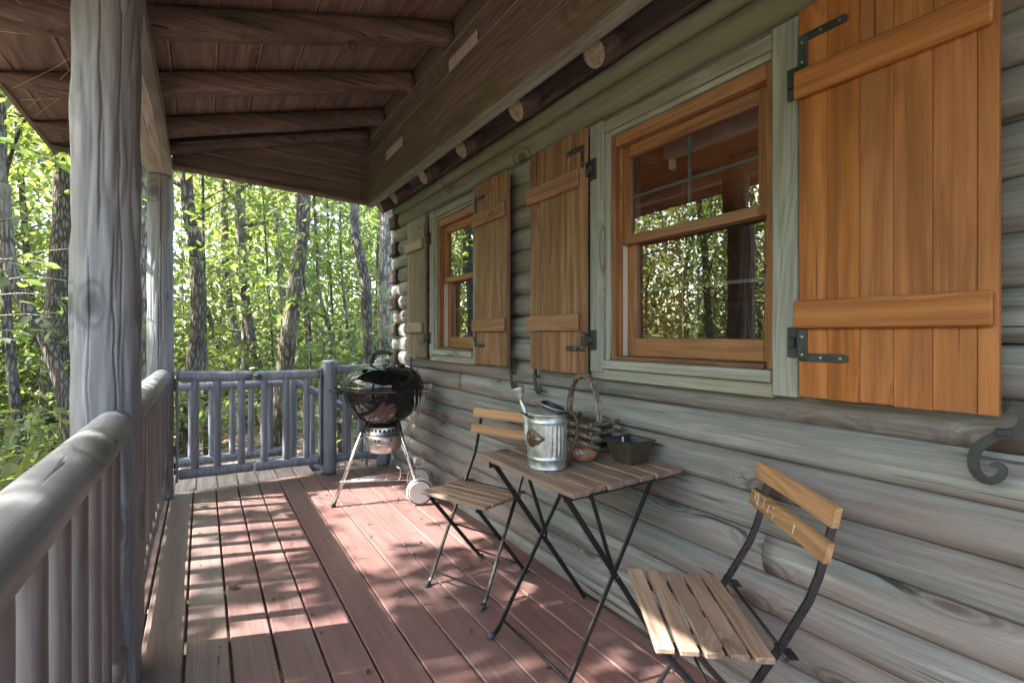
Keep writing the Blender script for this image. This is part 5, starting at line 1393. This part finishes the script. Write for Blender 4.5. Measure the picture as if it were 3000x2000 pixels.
tree('slender_tree', 'slender trunk at the left edge behind the crooked tree', px_tree([L2(150, 1440), L2(130, 1000), L2(100, 700), L2(70, 400), L2(50, 60)], 5.6, 8), .055, .045, 'darkbark', 'leafB', 30, 14, (3.0, 8), 1.8, .14, 24, kind=4)
tree('thick_oak_tree', 'thick furrowed oak half hidden by the near porch post', px_tree([L2(375, 1440), L2(420, 850), L2(450, 100), L1(490, 1200), L1(510, 640)], 6.6, 9), .17, .13, 'oakbark', 'leafB', 44, 15, (3.4, 9), 2.4, .14, 24, K=20)
tree('hidden_trunk_tree', 'grey trunk showing in the gap between the two porch posts', px_tree([(416, 1130), (416, 800), (415, 520)], 7.4, 9), .085, .07, 'palebark', 'leafB', 40, 16, (3.4, 9), 2.2, .14, 24)

# leafy sapling whose boughs hang beside the near post: its visible leaves are single objects
nb_ = thing('leafy_sapling', 'leafy understory sapling with broad glossy leaves left of the near post', 'tree', (-2.9, 2.55, GZ))
m, P = trunk_mesh([(-2.9, 2.55, GZ), (-2.85, 2.6, .4), (-2.75, 2.55, 1.4), (-2.7, 2.7, 2.6), (-2.6, 2.8, 3.8)], .035, .015, 77, 10); m.build('trunk', 'darkbark', nb_)
pts = []; lm = MB()
random.seed(33)
boughs = [((L2(-60, 320), 3.3), (L2(280, 360), 3.1), 30), ((L1(-60, 1380), 3.4), (L1(560, 1250), 3.0), 34), ((L1(-40, 1330), 3.2), (L1(520, 1420), 2.9), 34), ((L1(-40, 1500), 3.2), (L1(540, 1500), 2.9), 34),
          ((L2(-60, 40), 3.2), (L2(520, 80), 3.0), 30), ((L2(-60, 200), 3.1), (L2(540, 240), 3.0), 34), ((L2(-60, 980), 3.2), (L2(470, 950), 2.9), 30), ((L2(-40, 1060), 3.1), (L2(470, 1100), 2.9), 26), ((L2(100, 1330), 3.0), (L2(480, 1180), 2.8), 22),
          ((L1(-40, 1050), 3.5), (L1(440, 1020), 3.2), 12), ((L1(-20, 420), 3.6), (L1(480, 620), 3.3), 16)]
LP = []
for (a, da), (b_, db), n in boughs:
    p = unproj(*a, da); q = unproj(*b_, db)
    pth = smooth_path([p + (p - q) * .3, p, p.lerp(q, .5) + Vector((0, 0, .03)), q], 8)
    lm.tube(pth, [.008, .007, .006, .006, .005, .004, .004, .003, .002], 5)
    for k in range(n):
        f = (k + random.random()) / n; c_ = p.lerp(q, f); side = random.choice((-1, 1))
        d = (q - p).normalized(); sd_ = d.cross(Vector((0, 0, 1))).normalized()
        o_ = c_ + sd_ * side * random.uniform(.0, .12) + Vector((0, 0, random.uniform(-.05, .05)))
        yw = math.atan2((sd_ * side + d * .6).y, (sd_ * side + d * .6).x) + random.gauss(0, .4)
        LP.append((o_, yw, random.uniform(.085, .14)))
lm.build('bough', 'darkbark', nb_, kind='stuff')
variants = []
for k in range(6):
    me = leaves_mesh('leaf', np.zeros((1, 3)), np.ones(1), 'leafA' if k % 2 else 'leafB', 10, .35, .2, np.zeros(1)); variants.append(me)
LPa = np.array([tuple(p) for p, _, _ in LP]); ok = gap_mask(LPa) & clear_of_house(LPa, -0.4)
for (p, yw, s_), k_ in zip(LP, ok):
    if not k_: continue
    o = bpy.data.objects.new('leaf', random.choice(variants)); COL.objects.link(o); o.parent = nb_
    o.location = p - WL[nb_.name]; o.rotation_euler = (random.gauss(0, .3), random.gauss(.15, .35), yw); o.scale = (s_, s_, s_)

# gate-side branch: large leaves in front of the leaning oak
gb = thing('leafy_young_tree', 'young broad-leaved tree whose bright leaves cross the leaning oak trunk', 'tree', tuple(unproj(*T(1010, 1500), 5.4)[:2]) + (GZ,))
bx_ = WL[gb.name]
m, P = trunk_mesh([tuple(bx_), tuple(unproj(*T(1000, 1250), 5.4)), tuple(unproj(*T(960, 900), 5.4)), tuple(unproj(*T(930, 560), 5.4)), tuple(unproj(*T(980, 200), 5.4))], .018, .007, 88, 8); m.build('trunk', 'darkbark', gb)
LP = []; lm = MB()
for (a, b_, n) in (((900, 620), (1130, 540), 22), ((930, 700), (720, 740), 20), ((940, 640), (1110, 720), 14), ((950, 800), (1060, 1000), 22), ((940, 900), (760, 1080), 18), ((920, 560), (800, 520), 10), ((950, 500), (1010, 420), 10), ((980, 1250), (1420, 1220), 36), ((1000, 1280), (1300, 1340), 22), ((900, 1000), (1060, 1080), 12), ((980, 300), (1180, 300), 14)):
    p = unproj(*T(*a), 5.3); q = unproj(*T(*b_), 5.2)
    lm.tube(smooth_path([p, p.lerp(q, .5) + Vector((0, 0, .04)), q], 6), [.006, .005, .005, .004, .004, .003, .002], 5)
    for k in range(n):
        f = (k + random.random()) / n; d = (q - p).normalized(); sd_ = d.cross(Vector((0, 0, 1))).normalized(); s2 = random.choice((-1, 1))
        LP.append((p.lerp(q, f) + sd_ * s2 * random.uniform(0, .1) + Vector((0, 0, random.uniform(-.07, .07))), math.atan2((sd_ * s2 + d * .6).y, (sd_ * s2 + d * .6).x) + random.gauss(0, .5), random.uniform(.09, .15)))
lm.build('bough', 'darkbark', gb, kind='stuff')
for p, yw, s_ in LP:
    o = bpy.data.objects.new('leaf', random.choice(variants)); COL.objects.link(o); o.parent = gb
    o.location = p - WL[gb.name]; o.rotation_euler = (random.gauss(0, .35), random.gauss(.2, .35), yw); o.scale = (s_, s_, s_)

# unseen tree added towards the sun; crown gaps are placed to dapple the deck
sd_unit = -SUNV                                               # towards the sun
hits = []
while len(hits) < 2600:
    hits.append((random.uniform(-0.8, 1.8), random.uniform(-0.8, 4.9)))
H_ = np.array(hits); zz = RNG.uniform(3.6, 8.0, len(H_))
pts = np.stack([H_[:, 0] - 0.933 * zz, H_[:, 1] + 0.34 * zz, zz], 1)
pts = np.concatenate([pts, spray_points(pts[::9], 14, .35, .25)])
pts = pts[gap_mask(pts) & clear_of_house(pts, .2)]
sh = thing('added_shade_tree', 'unseen tree added west of the porch, crown cut to dapple the deck', 'tree', (-6.2, 4.6, GZ))
m, P = trunk_mesh([(-6.2, 4.6, GZ), (-6.1, 4.5, 2), (-5.9, 4.3, 5), (-5.4, 4.1, 8.5)], .16, .05, 99, 14); m.build('trunk', 'oakbark', sh)
me = leaves_mesh('crown', pts - np.array((-6.2, 4.6, GZ)), RNG.uniform(.11, .19, len(pts)), 'leafB', 4, .45)
o = bpy.data.objects.new('crown', me); COL.objects.link(o); o.parent = sh; o['kind'] = 'stuff'

# more woodland trees, further away
random.seed(101)
GRP = 'background woodland trees'
LBL = {'darkbark': 'slender dark-barked tree in the woods behind', 'oakbark': 'slender brown-barked tree in the woods behind', 'palebark': 'slender pale-barked tree in the woods behind'}
LFL = {'leafA': ', with deep green leaves', 'leafB': ', with yellow-green leaves', 'leafC': ', with mid-green leaves'}
cnt = 0; tries = 0; placed = []
while cnt < 58 and tries < 4000:
    tries += 1
    if cnt < 28:
        an = random.uniform(-62, 30); d = random.uniform(10, 24)      # in and near the view
    else:
        an = random.uniform(-95, -22); d = random.uniform(7, 20)      # left of the porch, seen in the panes
    x = d * math.sin(math.radians(an)); y = d * math.cos(math.radians(an))
    if x > 1.2 and y < 6.5: continue
    if any((x - a) ** 2 + (y - b) ** 2 < 1.1 for a, b in placed): continue
    placed.append((x, y)); cnt += 1
    r = random.uniform(.04, .10); h = random.uniform(5.5, 9.5)
    lx, ly = random.uniform(-.8, .8), random.uniform(-.8, .8)
    path = [(x, y, rg(x, y)), (x + lx * .2, y + ly * .2, 1.5), (x + lx * .5 + random.uniform(-.15, .15), y + ly * .5, 4), (x + lx, y + ly, h)]
    bk_ = random.choice(('darkbark', 'oakbark', 'darkbark', 'palebark')); lf_ = random.choice(('leafB', 'leafB', 'leafC', 'leafA'))
    tree('woodland_tree', LBL[bk_] + LFL[lf_], path, r, r * .6, bk_, lf_, 46 if cnt < 28 else 75, 200 + cnt, (1.4 + random.random() * 1.2, h - .3), 2.0, .15, 22, GRP, low_sprays=10, K=9, limbs=8, srad=.6)
# young leafy trees filling the view between the trunks
placed = []; cnt = 0; tries = 0
while cnt < 26 and tries < 4000:
    tries += 1
    an = random.uniform(-17, 21); d = random.uniform(9.5, 24)
    x = d * math.sin(math.radians(an)); y = d * math.cos(math.radians(an))
    if y < 7.0 and x > -2.5: continue
    if any((x - a) ** 2 + (y - b) ** 2 < .9 for a, b in placed): continue
    placed.append((x, y)); cnt += 1
    r = random.uniform(.02, .04); h = random.uniform(3.0, 4.0) + d * .22
    lx, ly = random.uniform(-.5, .5), random.uniform(-.5, .5)
    path = [(x, y, rg(x, y)), (x + lx * .2, y + ly * .2, 1.0), (x + lx, y + ly, h)]
    lf_ = random.choice(('leafB', 'leafB', 'leafC', 'leafA'))
    tree('young_tree', 'young thin-stemmed tree filling the woods beyond the gate' + LFL[lf_], path, r, r * .5, 'darkbark', lf_, 50, 600 + cnt, (0.2, h - .2), 1.8, .155, 20, 'young woodland trees', low_sprays=12, K=7, limbs=10, srad=.6)
# understory shrubs
placed = []
cnt = 0; tries = 0
while cnt < 120 and tries < 4000:
    tries += 1
    an = random.uniform(-68, 24); d = random.uniform(5.8, 22)
    x = d * math.sin(math.radians(an)); y = d * math.cos(math.radians(an))
    if (x > -1.2 and y < 6.3) or any((x - a) ** 2 + (y - b) ** 2 < .8 for a, b in placed): continue
    placed.append((x, y)); cnt += 1
    h = random.uniform(1.0, 2.6)
    if d < 8: h *= .55
    path = [(x, y, rg(x, y)), (x + random.uniform(-.1, .1), y, GZ + h * .5), (x + random.uniform(-.25, .25), y, GZ + h)]
    lf_ = random.choice(('leafB', 'leafA', 'leafC'))
    tree('understory_shrub', ('knee-high' if h < 1.2 else 'tall') + ' shrub of the forest floor beyond the porch' + LFL[lf_], path, .012, .006, 'darkbark', lf_, 24, 400 + cnt, (GZ + .2, GZ + h), .9, .10, 26, 'understory shrubs', 'shrub', limbs=5, srad=.42, K=6, flat=.14)

# far wood that reads as one mass
n = 230000
an = np.radians(RNG.uniform(-160, 55, n)); d = 15 + 40 * RNG.uniform(0, 1, n) ** 1.4; z = -.6 + RNG.uniform(0, 1, n) ** 1.3 * (3 + d * .34)
cl = RNG.uniform(0, 1, n)
P = np.stack([d * np.sin(an), d * np.cos(an), z], 1)
q = np.sin(P[:, 0] * .9) + np.sin(P[:, 1] * .8 + 1) + np.sin(P[:, 2] * 1.1 + P[:, 0] * .5)
P = P[(q > -0.2 - 0.6 * (P[:, 2] < 5) - 1.2 * (P[:, 2] < 2.5)) & ~((P[:, 0] > 1) & (P[:, 1] < 6))]
me = leaves_mesh('distant_woods', P, RNG.uniform(.22, .42, len(P)), 'leafC', 2, .6)
o = bpy.data.objects.new('distant_woods', me); COL.objects.link(o); o['kind'] = 'stuff'; o['label'] = 'far-off green wood behind the nearer trees'

# leaf litter on the forest floor
n = 26000
r = 4.0 + 16 * RNG.uniform(0, 1, n) ** 1.4; an = np.radians(RNG.uniform(-65, 32, n))
x = r * np.sin(an); y = r * np.cos(an)
z = np.array([ground_z(a, b) for a, b in zip(x, y)]) + RNG.uniform(.004, .03, n)
P = np.stack([x, y, z], 1); P = P[~((P[:, 0] > -.35) & (P[:, 1] < 4.5))]
me = leaves_mesh('leaf_litter', P, RNG.uniform(.05, .11, len(P)), 'litterleaf', 2, .3, 0.0)
o = bpy.data.objects.new('leaf_litter', me); COL.objects.link(o); o['kind'] = 'stuff'; o['label'] = 'dry brown leaves covering the forest floor'
